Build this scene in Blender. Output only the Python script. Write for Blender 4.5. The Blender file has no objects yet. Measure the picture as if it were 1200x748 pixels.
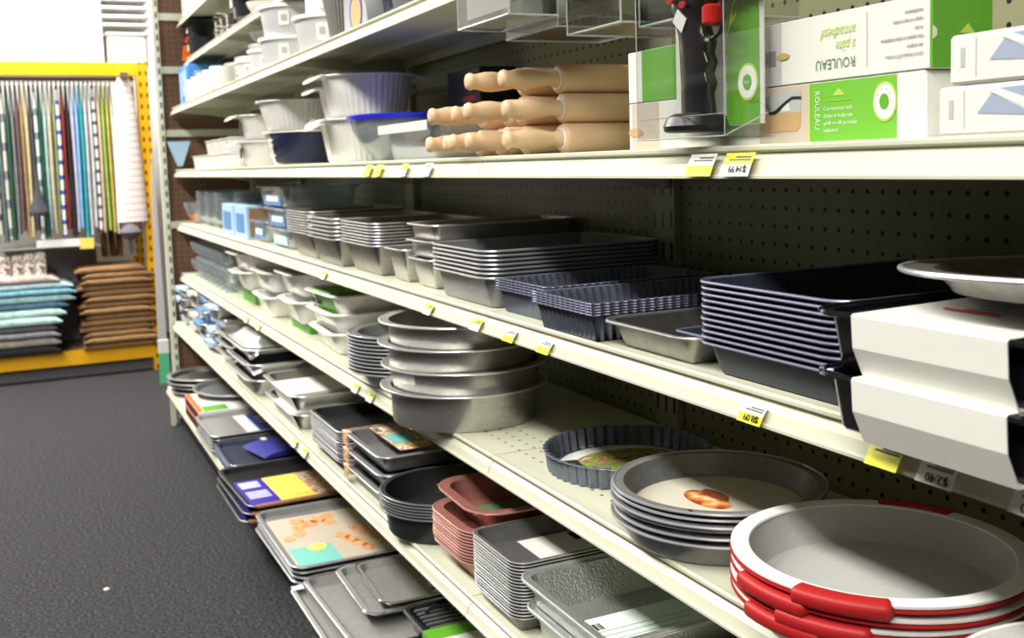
import bpy, bmesh, math, random
from mathutils import Vector, Matrix
U = .0254; FZ = 44.0
PI = math.pi
C = bpy.context.scene.collection
random.seed(7)
def W(X, Y, Z): return Vector((X*U, -Y*U, (Z+FZ)*U))   # inches: along the aisle, into the shelving, up from eye level
# ------------------------------------------------------------------ materials
MATS = {}
def mat(name, col, rough=.5, metal=0., trans=0., noise=0., nscale=20., bump=0., bscale=200., emit=0., ior=1.45, col2=None, coat=0., aniso=None):
    if name in MATS: return MATS[name]
    m = bpy.data.materials.new(name); m.use_nodes = True
    nt = m.node_tree; b = nt.nodes['Principled BSDF']
    b.inputs['Base Color'].default_value = (*col, 1)
    b.inputs['Roughness'].default_value = rough; b.inputs['Metallic'].default_value = metal
    b.inputs['Transmission Weight'].default_value = trans; b.inputs['IOR'].default_value = ior
    b.inputs['Coat Weight'].default_value = coat
    if emit:
        b.inputs['Emission Color'].default_value = (*col, 1); b.inputs['Emission Strength'].default_value = emit
    tc = nt.nodes.new('ShaderNodeTexCoord')
    if noise:
        n = nt.nodes.new('ShaderNodeTexNoise'); n.inputs['Scale'].default_value = nscale; n.inputs['Detail'].default_value = 4
        if aniso:
            mp = nt.nodes.new('ShaderNodeMapping'); mp.inputs['Scale'].default_value = aniso
            nt.links.new(tc.outputs['Object'], mp.inputs['Vector']); nt.links.new(mp.outputs['Vector'], n.inputs['Vector'])
        else: nt.links.new(tc.outputs['Object'], n.inputs['Vector'])
        r = nt.nodes.new('ShaderNodeValToRGB'); r.color_ramp.elements[0].position = .35; r.color_ramp.elements[1].position = .65
        c2 = col2 or tuple(c*(1-noise) for c in col)
        r.color_ramp.elements[0].color = (*c2, 1); r.color_ramp.elements[1].color = (*col, 1)
        nt.links.new(n.outputs['Fac'], r.inputs['Fac']); nt.links.new(r.outputs['Color'], b.inputs['Base Color'])
    if bump:
        n2 = nt.nodes.new('ShaderNodeTexNoise'); n2.inputs['Scale'].default_value = bscale; n2.inputs['Detail'].default_value = 3
        nt.links.new(tc.outputs['Object'], n2.inputs['Vector'])
        bp = nt.nodes.new('ShaderNodeBump'); bp.inputs['Strength'].default_value = bump; bp.inputs['Distance'].default_value = .002
        nt.links.new(n2.outputs['Fac'], bp.inputs['Height']); nt.links.new(bp.outputs['Normal'], b.inputs['Normal'])
    MATS[name] = m; return m
def nmath(nt, op, a, b=None, c=None):
    n = nt.nodes.new('ShaderNodeMath'); n.operation = op
    for i, v in enumerate((a, b, c)):
        if v is None: continue
        if isinstance(v, (int, float)): n.inputs[i].default_value = v
        else: nt.links.new(v, n.inputs[i])
    return n.outputs[0]
def holes(name, base, ax, ay, pitch=(1., 1.), off=(0., 0.), rad=.12, lim=None, rect=None, rough=.45, dark=(.004, .004, .003)):
    """painted sheet metal or hardboard punched with a regular grid of holes (world inches on axes ax, ay)"""
    m = mat(name, base, rough, noise=.1, nscale=6); nt = m.node_tree; b = nt.nodes['Principled BSDF']
    g = nt.nodes.new('ShaderNodeNewGeometry'); s = nt.nodes.new('ShaderNodeSeparateXYZ'); nt.links.new(g.outputs['Position'], s.inputs[0])
    d = []
    for a, p, o in ((ax, pitch[0], off[0]), (ay, pitch[1], off[1])):
        v = nmath(nt, 'DIVIDE', nmath(nt, 'SUBTRACT', s.outputs[a], o*U), p*U)
        f = nmath(nt, 'SUBTRACT', v, nmath(nt, 'ROUND', v)); d.append(nmath(nt, 'MULTIPLY', f, p))
    if rect: mk = nmath(nt, 'MULTIPLY', nmath(nt, 'LESS_THAN', nmath(nt, 'ABSOLUTE', d[0]), rect[0]), nmath(nt, 'LESS_THAN', nmath(nt, 'ABSOLUTE', d[1]), rect[1]))
    else: mk = nmath(nt, 'LESS_THAN', nmath(nt, 'ADD', nmath(nt, 'MULTIPLY', d[0], d[0]), nmath(nt, 'MULTIPLY', d[1], d[1])), rad*rad)
    if lim:
        for a, lo, hi in lim: mk = nmath(nt, 'MULTIPLY', mk, nmath(nt, 'MULTIPLY', nmath(nt, 'GREATER_THAN', s.outputs[a], lo*U), nmath(nt, 'LESS_THAN', s.outputs[a], hi*U)))
    mx = nt.nodes.new('ShaderNodeMix'); mx.data_type = 'RGBA'
    src = b.inputs['Base Color'].links[0].from_socket
    nt.links.new(mk, mx.inputs['Factor']); nt.links.new(src, mx.inputs['A']); mx.inputs['B'].default_value = (*dark, 1)
    nt.links.new(mx.outputs['Result'], b.inputs['Base Color'])
    return m
def stripes(name, c1, c2, axis=2, pitch=1., duty=.5, rough=.85, slant=0.):
    m = mat(name, c1, rough); nt = m.node_tree; b = nt.nodes['Principled BSDF']
    tc = nt.nodes.new('ShaderNodeTexCoord'); s = nt.nodes.new('ShaderNodeSeparateXYZ'); nt.links.new(tc.outputs['Object'], s.inputs[0])
    v = s.outputs[axis]
    if slant: v = nmath(nt, 'ADD', v, nmath(nt, 'MULTIPLY', s.outputs[1 if axis != 1 else 0], slant))
    f = nmath(nt, 'LESS_THAN', nmath(nt, 'FRACT', nmath(nt, 'DIVIDE', v, pitch*U)), duty)
    mx = nt.nodes.new('ShaderNodeMix'); mx.data_type = 'RGBA'; nt.links.new(f, mx.inputs['Factor'])
    mx.inputs['A'].default_value = (*c2, 1); mx.inputs['B'].default_value = (*c1, 1); nt.links.new(mx.outputs['Result'], b.inputs['Base Color'])
    return m
def blotch(name, cols, scale=60., rough=.45):
    """printed food picture: soft patches of several inks"""
    m = mat(name, cols[0], rough); nt = m.node_tree; b = nt.nodes['Principled BSDF']
    tc = nt.nodes.new('ShaderNodeTexCoord'); n = nt.nodes.new('ShaderNodeTexNoise'); n.inputs['Scale'].default_value = scale; n.inputs['Detail'].default_value = 2
    nt.links.new(tc.outputs['Object'], n.inputs['Vector']); r = nt.nodes.new('ShaderNodeValToRGB')
    while len(r.color_ramp.elements) < len(cols): r.color_ramp.elements.new(.5)
    for i, c in enumerate(cols):
        r.color_ramp.elements[i].position = .32+.36*i/max(1, len(cols)-1); r.color_ramp.elements[i].color = (*c, 1)
    nt.links.new(n.outputs['Fac'], r.inputs['Fac']); nt.links.new(r.outputs['Color'], b.inputs['Base Color']); return m
CREAM = mat('cream_enamel', (.61, .615, .48), .38, noise=.08, nscale=5)
CREAMD = holes('cream_enamel_perforated', (.61, .615, .48), 0, 1, pitch=(1., 1.), off=(.4, -.47), rad=.10, lim=[(1, -28.7, -25.7)], rough=.38, dark=(.03, .03, .02))
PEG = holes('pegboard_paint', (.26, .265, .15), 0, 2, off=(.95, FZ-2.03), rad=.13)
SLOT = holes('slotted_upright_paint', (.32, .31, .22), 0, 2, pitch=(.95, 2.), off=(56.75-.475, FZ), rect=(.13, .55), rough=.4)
POSTM = holes('slotted_post_paint', (.72, .73, .62), 1, 2, pitch=(3., 1.9), off=(-22.9, FZ), rect=(.16, .5), rough=.4, dark=(.05, .05, .04))
BROWN = holes('brown_pegboard', (.16, .085, .05), 1, 2, off=(0, 0), rad=.13, rough=.7)
YEL = mat('yellow_enamel', (.86, .44, .01), .35, noise=.08, nscale=4)
YELS = holes('yellow_slotted_enamel', (.86, .44, .01), 1, 2, pitch=(1.3, 2.4), off=(-24.75-.65, FZ), rect=(.25, .5), rough=.35, dark=(.12, .06, .0))
ALU = mat('brushed_aluminium', (.62, .61, .58), .36, .85, noise=.25, nscale=90, aniso=(1, 1, 14))
ALU3 = mat('thin_pan_grey', (.20, .20, .20), .38, .6, noise=.15, nscale=60)
ALU2 = mat('dull_aluminium', (.42, .41, .39), .42, 1., noise=.2, nscale=60)
HAM = mat('hammered_aluminium', (.62, .65, .63), .28, .8, bump=1., bscale=260)
CHR = mat('bright_steel', (.8, .8, .8), .15, 1.)
RIMM = mat('bright_rolled_rim', (.80, .81, .82), .28, .75)
NAVYF = mat('navy_fluted_nonstick', (.19, .22, .28), .32, .65, noise=.15, nscale=120)
NAVY = mat('navy_nonstick', (.036, .048, .078), .42, .25, noise=.2, nscale=150)
NAVYR = mat('navy_nonstick_rim', (.36, .38, .52), .28, .7)
GREY = mat('grey_nonstick', (.27, .275, .28), .36, .4, noise=.15, nscale=120)
GREYR = mat('grey_nonstick_rim', (.60, .61, .64), .3, .7)
BLK = mat('black_enamel', (.006, .006, .008), .1, 0, coat=.5)
BLKM = mat('black_plastic', (.012, .012, .013), .35)
DGREY = mat('dark_nonstick', (.035, .037, .04), .35, .4)
DGREYR = mat('dark_nonstick_rim', (.25, .26, .27), .28, .6)
PINK = mat('copper_nonstick', (.42, .17, .14), .4, .45, noise=.12, nscale=80)
PINKR = mat('copper_nonstick_rim', (.62, .32, .27), .34, .5)
WCER = mat('white_porcelain', (.86, .85, .81), .18, coat=.3)
WPL = mat('white_plastic', (.85, .86, .86), .35)
GPAN = mat('speckled_white_ceramic', (.50, .50, .48), .32, noise=.1, nscale=300)
RED = mat('red_silicone', (.40, .012, .014), .5)
PAP = mat('white_card', (.72, .72, .66), .55)
PAPG = mat('pale_green_card', (.70, .82, .74), .5)
GRN = mat('green_card', (.11, .36, .02), .45)
DGRN = mat('dark_green_card', (.05, .25, .01), .45)
GREYC = mat('grey_print', (.22, .24, .22), .5)
YTAG = mat('yellow_tag', (.85, .82, .02), .5)
WTAG = mat('white_tag', (.85, .85, .8), .5)
INK = mat('black_ink', (.02, .02, .02), .5)
GINK = mat('green_ink', (.10, .2, .08), .5)
LINK = mat('lime_ink', (.45, .62, .08), .5)
LGREY = mat('light_grey_ink', (.45, .47, .45), .5)
BLUEC = mat('blue_card', (.10, .25, .55), .45)
LBLUE = mat('light_blue_card', (.42, .62, .85), .45)
NVC = mat('navy_card', (.015, .02, .06), .45)
PURC = mat('purple_card', (.04, .02, .35), .4)
YELC = mat('yellow_print', (.85, .7, .12), .45)
TEAL = mat('teal_print', (.17, .50, .44), .45)
ORC = mat('orange_pack', (.9, .16, .01), .4)
REDC = mat('red_card', (.6, .04, .02), .4)
WOOD = mat('beech_wood', (.76, .56, .35), .45, noise=.22, nscale=16, aniso=(1, .12, 1), col2=(.68, .46, .27))
WOODE = mat('beech_end_grain', (.62, .36, .18), .55, noise=.2, nscale=60)
def thinclear(name, tint, lo, hi, rough, edge, haze=0.):
    """thin clear sheet: lets light straight through, mirrors and darkens a little at grazing angles"""
    m = bpy.data.materials.new(name); m.use_nodes = True; nt = m.node_tree; nt.nodes.clear()
    out = nt.nodes.new('ShaderNodeOutputMaterial'); tr = nt.nodes.new('ShaderNodeBsdfTransparent'); gl = nt.nodes.new('ShaderNodeBsdfGlossy')
    gl.inputs['Roughness'].default_value = rough; lw = nt.nodes.new('ShaderNodeLayerWeight'); lw.inputs['Blend'].default_value = .35
    mc = nt.nodes.new('ShaderNodeMix'); mc.data_type = 'RGBA'; nt.links.new(lw.outputs['Facing'], mc.inputs['Factor']); mc.inputs['A'].default_value = (*tint, 1); mc.inputs['B'].default_value = (*edge, 1)
    nt.links.new(mc.outputs['Result'], tr.inputs['Color'])
    mr = nt.nodes.new('ShaderNodeMapRange'); mr.inputs['To Min'].default_value = lo; mr.inputs['To Max'].default_value = hi; nt.links.new(lw.outputs['Facing'], mr.inputs['Value'])
    mx = nt.nodes.new('ShaderNodeMixShader'); nt.links.new(mr.outputs['Result'], mx.inputs['Fac']); nt.links.new(tr.outputs[0], mx.inputs[1]); nt.links.new(gl.outputs[0], mx.inputs[2]); 
    if haze:
        df = nt.nodes.new('ShaderNodeBsdfDiffuse'); df.inputs['Color'].default_value = (.80, .86, .92, 1); m2 = nt.nodes.new('ShaderNodeMixShader'); m2.inputs['Fac'].default_value = haze
        nt.links.new(mx.outputs[0], m2.inputs[1]); nt.links.new(df.outputs[0], m2.inputs[2]); nt.links.new(m2.outputs[0], out.inputs['Surface'])
    else: nt.links.new(mx.outputs[0], out.inputs['Surface'])
    MATS[name] = m; return m
GLASS = thinclear('clear_glass', (.90, .93, .93), .10, .55, .1, (.75, .8, .82), .13)
CLEAR = thinclear('clear_plastic', (.985, .99, .99), .015, .30, .05, (.9, .92, .92))
BLLID = mat('blue_plastic_lid', (.015, .02, .5), .3)
FOOD1 = blotch('print_baked_food', [(.75, .5, .25), (.45, .14, .04), (.85, .75, .6), (.1, .04, .02)], 45)
FOOD2 = blotch('print_roast', [(.9, .85, .75), (.75, .35, .08), (.35, .04, .01), (.05, .01, .01)], 28)
FOOD3 = blotch('print_cookies', [(.55, .22, .08), (.78, .42, .18), (.5, .2, .08)], 70)
FOOD4 = blotch('print_tart', [(.55, .5, .38), (.3, .12, .05), (.25, .4, .06), (.1, .05, .02)], 50)
TEXT1 = stripes('faint_printed_lines', (.62, .74, .66), (.50, .62, .55), 1, .32, .75, .5)
# ------------------------------------------------------------------ mesh builder
class MB:
    def __init__(s): s.v = []; s.f = []
    def ring(s, pts):
        i = len(s.v); s.v += [tuple(p) for p in pts]; return list(range(i, i+len(pts)))
    def loft(s, rings, cap0=True, cap1=True, closed=False):
        R = [s.ring(r) for r in rings]; n = len(R[0])
        pairs = list(zip(R, R[1:])) + ([(R[-1], R[0])] if closed else [])
        for a, b in pairs:
            for i in range(n):
                j = (i+1) % n; s.f.append((a[i], a[j], b[j], b[i]))
        if not closed:
            if cap0: s.f.append(tuple(reversed(R[0])))
            if cap1: s.f.append(tuple(R[-1]))
        return s
    def box(s, x0, x1, y0, y1, z0, z1):
        i = len(s.v); s.v += [(x, y, z) for x in (x0, x1) for y in (y0, y1) for z in (z0, z1)]
        for q in ((0, 1, 3, 2), (4, 6, 7, 5), (0, 4, 5, 1), (2, 3, 7, 6), (0, 2, 6, 4), (1, 5, 7, 3)): s.f.append(tuple(i+k for k in q))
        return s
    def bbox(s, x0, x1, y0, y1, z0, z1, b=.08):
        """box with softened vertical edges"""
        cx, cy = (x0+x1)/2, (y0+y1)/2; f = rr(abs(x1-x0), abs(y1-y0), b*2, 3)
        P = lambda d, z: [(x+cx, y+cy, z) for x, y in f(d)]
        return s.loft([P(b, z0), P(0, z0+b), P(0, z1-b), P(b, z1)])
    def tube(s, path, r, n=10, closed=False):
        path = [Vector(p) for p in path]; R = []; m = len(path)
        for i, p in enumerate(path):
            a = path[(i-1) % m] if (closed or i) else p; b = path[(i+1) % m] if (closed or i < m-1) else p
            t = (b-a).normalized(); up = Vector((0, 0, 1)) if abs(t.z) < .9 else Vector((1, 0, 0))
            x = t.cross(up).normalized(); y = t.cross(x); rad = r[i] if isinstance(r, (list, tuple)) else r
            R.append([tuple(p+x*math.cos(2*PI*k/n)*rad+y*math.sin(2*PI*k/n)*rad) for k in range(n)])
        return s.loft(R, closed=closed)
    def lathe(s, prof, n=32, axis='z', o=(0, 0, 0), capA=True, capB=True):
        R = []
        for r, h in prof:
            q = []
            for k in range(n):
                c, d = r*math.cos(2*PI*k/n), r*math.sin(2*PI*k/n)
                p = (c, d, h) if axis == 'z' else ((c, h, d) if axis == 'y' else (h, c, d)); q.append((p[0]+o[0], p[1]+o[1], p[2]+o[2]))
            R.append(q)
        return s.loft(R, capA, capB)
    def prism(s, poly, a, b, axis='x'):
        F = {'x': lambda p, t: (t, p[0], p[1]), 'y': lambda p, t: (p[0], t, p[1]), 'z': lambda p, t: (p[0], p[1], t)}[axis]
        return s.loft([[F(p, a) for p in poly], [F(p, b) for p in poly]])
    def build(s, name, m, parent=None, smooth=True, ang=35):
        me = bpy.data.meshes.new(name); me.from_pydata([(x*U, y*U, z*U) for x, y, z in s.v], [], s.f); me.update()
        bm = bmesh.new(); bm.from_mesh(me); bmesh.ops.recalc_face_normals(bm, faces=bm.faces); bm.to_mesh(me); bm.free()
        if smooth:
            for p in me.polygons: p.use_smooth = True
            me.set_sharp_from_angle(angle=math.radians(ang))
        me.materials.append(m); o = bpy.data.objects.new(name, me); C.objects.link(o)
        if parent: o.parent = parent
        return o
def tag(o, label, cat, group=None):
    o['label'] = label; o['category'] = cat
    if group: o['group'] = group
    return o
def thing(name, label, cat, loc=None, rz=0, group=None, tilt=(0, 0)):
    o = bpy.data.objects.new(name, None); C.objects.link(o); o.empty_display_size = .02
    o.location = W(*(loc or (0, 0, 0))); o.rotation_euler = (tilt[0], tilt[1], rz); return tag(o, label, cat, group)
def struct(o): o['kind'] = 'structure'; return o
def dup(root, loc, rz=0, label=None, group=None, tilt=(0, 0)):
    r = root.copy(); C.objects.link(r); r.location = W(*loc); r.rotation_euler = (tilt[0], tilt[1], rz)
    if label: r['label'] = label
    if group: r['group'] = group
    for ch in root.children:
        c = ch.copy(); C.objects.link(c); c.parent = r
        for g in ch.children:
            d = g.copy(); C.objects.link(d); d.parent = c
    return r
# outlines: f(d) gives the outline inset by d
def rr(L, Wd, r, n=6):
    def f(d):
        hx, hy = L/2-d, Wd/2-d; q = max(min(r-d, hx, hy), .04); P = []
        for cx, cy, a0 in ((hx-q, hy-q, 0), (-hx+q, hy-q, 90), (-hx+q, -hy+q, 180), (hx-q, -hy+q, 270)):
            for k in range(n+1):
                a = math.radians(a0+90*k/n); P.append((cx+q*math.cos(a), cy+q*math.sin(a)))
        return P
    return f
def circ(R, n=56): return lambda d: [((R-d)*math.cos(2*PI*k/n), (R-d)*math.sin(2*PI*k/n)) for k in range(n)]
def oval(a, b, n=56): return lambda d: [((a-d)*math.cos(2*PI*k/n), (b-d)*math.sin(2*PI*k/n)) for k in range(n)]
def flcirc(R, amp, nf, n=None):
    n = n or nf*6
    def f(d):
        w = amp if d > .02 else amp*.4
        return [((R-d+w*math.cos(nf*2*PI*k/n))*math.cos(2*PI*k/n), (R-d+w*math.cos(nf*2*PI*k/n))*math.sin(2*PI*k/n)) for k in range(n)]
    return f
def flrect(L, Wd, amp, pitch):
    nx = int(L/pitch)*5; ny = int(Wd/pitch)*5
    def f(d):
        w = amp if d > .02 else amp*.45; hx, hy = L/2-d, Wd/2-d; P = []
        for k in range(nx): t = k/nx; P.append((hx-2*hx*t, hy-w+w*math.cos(2*PI*k/5)))
        for k in range(ny): t = k/ny; P.append((-hx+w-w*math.cos(2*PI*k/5), hy-2*hy*t))
        for k in range(nx): t = k/nx; P.append((-hx+2*hx*t, -hy+w-w*math.cos(2*PI*k/5)))
        for k in range(ny): t = k/ny; P.append((hx-w+w*math.cos(2*PI*k/5), -hy+2*hy*t))
        return P
    return f
def eared(f, axis, wid, ext, both=True, lim=.3):
    """push the rim outwards into two ear handles at the ends of an axis"""
    def g(d):
        P = []
        for x, y in f(d):
            a, b = (x, y) if axis == 'x' else (y, x); k = 0
            if abs(b) < wid/2 and d < lim and (both or a > 0): k = ext*(.5+.5*math.cos(2*PI*b/wid))**.6*(1-d/lim)
            a += math.copysign(k, a); P.append((a, b) if axis == 'x' else (b, a))
        return P
    return g
def dish_parts(root, f, H, flange, taper, m, rm, rim=.07, th=.035, cr=.3, foot=0., fl_drop=.0, flat_rim=False, body='body'):
    Z = lambda d, z: [(x, y, z) for x, y in f(d)]
    b = MB(); T = flange+taper
    rings = [Z(T+cr, 0), Z(T+cr*.35, cr*.12), Z(T, cr*.6), Z(flange+.02, H-th-fl_drop), Z(.02, H-th), Z(.02, H), Z(flange+th, H-fl_drop),
             Z(T+th, cr*.6+th), Z(T+th+cr*.35, th+cr*.12), Z(T+th+cr, th)]
    b.loft(rings); b.build(body, m, root)
    if rim:
        q = MB(); q.loft([[(x, y, H-th/2+rim*math.sin(2*PI*k/8)) for x, y in f(-rim*.2-rim*math.cos(2*PI*k/8))] for k in range(8)], closed=True)
        q.build('rim', rm, root)
    return root
def place(root, X, Y, Z, rz=0, tilt=(0, 0)): root.location = W(X, Y, Z); root.rotation_euler = (tilt[0], tilt[1], rz); return root
ORD = ['topmost', 'second', 'third', 'fourth', 'fifth', 'sixth', 'seventh', 'eighth', 'ninth', 'tenth', 'eleventh', 'twelfth', 'thirteenth', 'fourteenth', 'fifteenth', 'sixteenth', 'seventeenth', 'eighteenth', 'nineteenth', 'twentieth']
def stack(root, n, X, Y, Z, dz, what, group, rz=0, jit=0., where='', toprz=None, shift=None, tiltj=0.):
    """n copies nested upwards from the deck; the source becomes the topmost"""
    objs = []
    for i in range(n):
        k = n-1-i; z = Z+i*dz
        dx, dy, rj = random.uniform(-jit, jit), random.uniform(-jit, jit), random.uniform(-jit, jit)*.12
        if shift: dx, dy = shift(i)
        lab = '%s, %s' % (what, ('topmost of %d' % n) if k == 0 else ('lowest of %d' % n if k == n-1 else ORD[k]+' from the top'))
        lab += ' '+where if where else ''
        if k == 0:
            place(root, X+dx, Y+dy, z, rz+rj if toprz is None else toprz); root['label'] = lab; root['group'] = group; objs.append(root)
        else:
            base = root; r = root.copy(); C.objects.link(r); r.location = W(X+dx, Y+dy, z); r.rotation_euler = (random.uniform(-tiltj, tiltj), random.uniform(-tiltj, tiltj), rz+rj); r['label'] = lab; r['group'] = group
            for ch in root.children:
                if ch.name.split('.')[0] in ('body', 'rim', 'grip', 'outer_shell'):
                    c = ch.copy(); C.objects.link(c); c.parent = r
            objs.append(r)
    return objs
def text(s, size, o, xd, yd, m, parent, align='LEFT', name='lettering', ext=.004, shear=0., sx=1.):
    cu = bpy.data.curves.new('t', 'FONT'); cu.body = s; cu.size = size*U; cu.extrude = ext*U; cu.align_x = align; cu.shear = shear; cu.offset = -.012*size*U; cu.resolution_u = 2
    ob = bpy.data.objects.new('t', cu); C.objects.link(ob); bpy.context.view_layer.update()
    me = bpy.data.meshes.new_from_object(ob.evaluated_get(bpy.context.evaluated_depsgraph_get())); bpy.data.objects.remove(ob)
    x = Vector(xd).normalized(); y = Vector(yd).normalized(); z = x.cross(y); M = Matrix((x*sx, y, z)).transposed().to_4x4(); M.translation = Vector(o)*U
    me.transform(M); me.materials.clear(); me.materials.append(m); ob = bpy.data.objects.new(name, me); C.objects.link(ob); ob.parent = parent; return ob
def slab(name, m, parent, pts, n=(0, 0, 1), t=.02):
    """thin printed sheet: polygon in local inches, thickened along n"""
    b = MB(); nv = Vector(n)*t; b.loft([pts, [tuple(Vector(p)+nv) for p in pts]]); return b.build(name, m, parent, smooth=False)
def disc(name, m, parent, c, r, n, t=.02, ry=None, k=28, x=None):
    n = Vector(n); x = Vector(x) if x else (Vector((1, 0, 0)) if abs(n.x) < .5 else Vector((0, 1, 0))); y = n.cross(x).normalized(); ry = ry or r
    return slab(name, m, parent, [tuple(Vector(c)+x*r*math.cos(2*PI*i/k)+y*ry*math.sin(2*PI*i/k)) for i in range(k)], n, t)
# ------------------------------------------------------------------ room
def surf(name, x0, x1, y0, y1, z0, z1, m):
    b = MB(); b.box(x0, x1, -y1, -y0, z0+FZ, z1+FZ); return struct(b.build(name, m, smooth=False))
CARPET = mat('charcoal_carpet', (.056, .056, .063), .95, noise=.88, nscale=120, bump=.25, bscale=220)
for n_ in CARPET.node_tree.nodes:
    if n_.type == 'VALTORGB': n_.color_ramp.elements[0].position = .43; n_.color_ramp.elements[1].position = .66
WALLM = mat('white_wall_paint', (.82, .82, .8), .8, noise=.03, nscale=3)
CEILM = mat('ceiling_tile', (.35, .35, .34), .9, noise=.06, nscale=40)
WALLD = mat('brown_wall_paint', (.16, .13, .10), .8, noise=.05, nscale=3)
surf('floor', -110, 312, -150, 70, -46, -44, CARPET)
surf('ceiling', -110, 312, -150, 70, 86, 88, CEILM)
surf('wall_back', 300, 303, -150, 70, -44, 86, WALLM)
surf('wall_front', -103, -100, -150, 70, -44, 86, WALLD)
surf('wall_left', -100, 300, -143, -140, -44, 86, WALLD)
surf('wall_right', -100, 300, 62, 65, -44, 86, WALLD)
LAMP = mat('lit_lamp_diffuser', (1, .98, .94), .5, emit=4.)
LI = [(x, -46, 'above the aisle, %s from the photographer' % w, 125) for x, w in ((-60, 'one bay behind'), (0, 'directly over'), (60, 'first ahead'), (120, 'second ahead'), (180, 'third ahead'))]
LI = [(x, y, l.replace('directly over from', 'straight over').replace('one bay behind from', 'one bay behind'), e) for x, y, l, e in LI]
LI += [(225, y, 'in front of the back wall, %s' % w, 105) for y, w in ((14, 'over the coir doormats'), (-14, 'over the folded linens'), (-42, 'farthest left'))]
for x, y, l, e in LI:
    t = thing('ceiling_light', 'fluorescent ceiling light '+l, 'ceiling light', (x, y, 86), 0 if x < 200 else PI/2, 'fluorescent ceiling lights')
    MB().box(-24, 24, -12, 12, -4, -.02).build('housing', WPL, t, False)
    MB().box(-23, 23, -10.5, 10.5, -4.3, -4.02).build('diffuser', LAMP, t, False)
    ld = bpy.data.lights.new('tube_glow', 'AREA'); ld.shape = 'RECTANGLE'; ld.size = 46*U; ld.size_y = 21*U
    ld.energy = e; ld.color = (1, .97, .90)
    lo = bpy.data.objects.new('tube_glow', ld); C.objects.link(lo); lo.parent = t; lo.location = (0, 0, -4.6*U)
# unseen shelving added across the aisle to block low-angle light
t = thing('light_block_shelving', 'unseen dark brown backed shelving added across the aisle to block low light', 'shelving', (-90, -38, -44))
MB().box(0, 270, 6, 6.5, 0.02, 74).build('back_panel', mat('dark_brown_board', (.10, .07, .05), .7), t, False)
for z in (6, 18, 30, 42, 54, 66): MB().box(0, 270, -.5, 6, z, z+1).build('shelf_board', mat('dull_shelf_board', (.3, .3, .26), .6), t, False)  # bare boards in one even dull grey
# ------------------------------------------------------------------ gondola
SEC = [(8.2, 56.2, 'nearest'), (56.2, 104.2, 'second'), (104.2, 152.2, 'third'), (152.2, 188.2, 'farthest')]
YW = 37.56
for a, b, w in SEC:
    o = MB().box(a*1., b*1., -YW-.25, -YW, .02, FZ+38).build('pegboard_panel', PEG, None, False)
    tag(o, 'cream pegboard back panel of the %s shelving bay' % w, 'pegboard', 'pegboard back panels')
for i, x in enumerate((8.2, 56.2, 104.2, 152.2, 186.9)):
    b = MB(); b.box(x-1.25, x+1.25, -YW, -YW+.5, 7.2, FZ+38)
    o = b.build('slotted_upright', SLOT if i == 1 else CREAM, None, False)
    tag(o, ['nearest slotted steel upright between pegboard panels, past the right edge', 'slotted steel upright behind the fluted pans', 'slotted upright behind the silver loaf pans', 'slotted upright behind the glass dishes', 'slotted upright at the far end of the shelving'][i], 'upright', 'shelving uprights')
def lip(bm, a, b, ym, zt, h=1.15, out=.35):
    """rolled bead, recessed price channel and bottom flange, extruded along the shelf"""
    y = -ym; P = [(y-.75, zt), (y-.25, zt), (y-.12, zt+.03), (y+.0, zt-.05), (y-.0, zt-.17), (y-.16, zt-.26), (y-.14, zt-.4), (y+.0+out*.3, zt-h*.55), (y+out*.7, zt-h+.1), (y+out, zt-h+.05), (y+out, zt-h-.06),
         (y+out*.6, zt-h-.06), (y-.2, zt-.5), (y-.75, zt-.1)]
    bm.prism(P, a+.04, b-.04, 'x')
LEV = [('price rail', 2)]
def shelf(a, b, ym, zt, lab, deckm=CREAMD, under=True):
    """store shelf: perforated deck, front price rail, rear flange and two brackets. Local origin at near front top edge"""
    t = thing('store_shelf', lab, 'shelf', (a, ym, zt), 0, 'cream metal shelves'); L = b-a; D = YW-ym
    MB().box(.05, L-.05, -D+.55, -.76, -.1, 0).box(.05, L-.05, -D+.55, -D+.65, -.9, -.1).box(.05, L-.05, -D*.55-.4, -D*.55+.4, -.55, -.1).build('deck', deckm, t, False)
    bm = MB(); lip(bm, 0, L, 0, 0); bm.build('price_rail', CREAM, t, True, 25)
    for x in (.12, L-.22):
        p = [(-D+.5, -2.4), (-D+.5, -.1), (-.5, -.1), (-.5, -.75), (-D*.5, -1.3)]
        MB().prism(p, x, x+.1, 'x').build('bracket', CREAM, t, False)
    return t
LV = {'A': (24.5, 10.85), '1': (24.5, .3), '2': (24.5, -8.85), '3': (24.5, -17.55), '4': (22.8, -25.95), 'B': (27.1, 19.1), 'C': (26.4, 25.6)}
NM = {'A': 'second shelf above the rolling pins', '1': 'shelf level carrying the rolling pins and white casseroles', '2': 'shelf level carrying the navy baking pans', '3': 'shelf level carrying the round cake pans', '4': 'shelf level carrying the copper pans', 'B': 'shelf level carrying the black pots', 'C': 'uppermost shelf level at the top left'}
NM['A'] = 'shelf level carrying the white lidded tubs'
for k, (ym, zt) in LV.items():
    for i, (a, b, w) in enumerate(SEC):
        if k in 'ABC' and i == 0: continue
        if k in 'C' and i < 2: continue
        if k == '1' and False: continue
        shelf(a, b, ym, zt, 'cream metal shelf, %s bay of the %s' % (w, NM[k]), CREAMD if k == '3' else CREAM)
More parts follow.
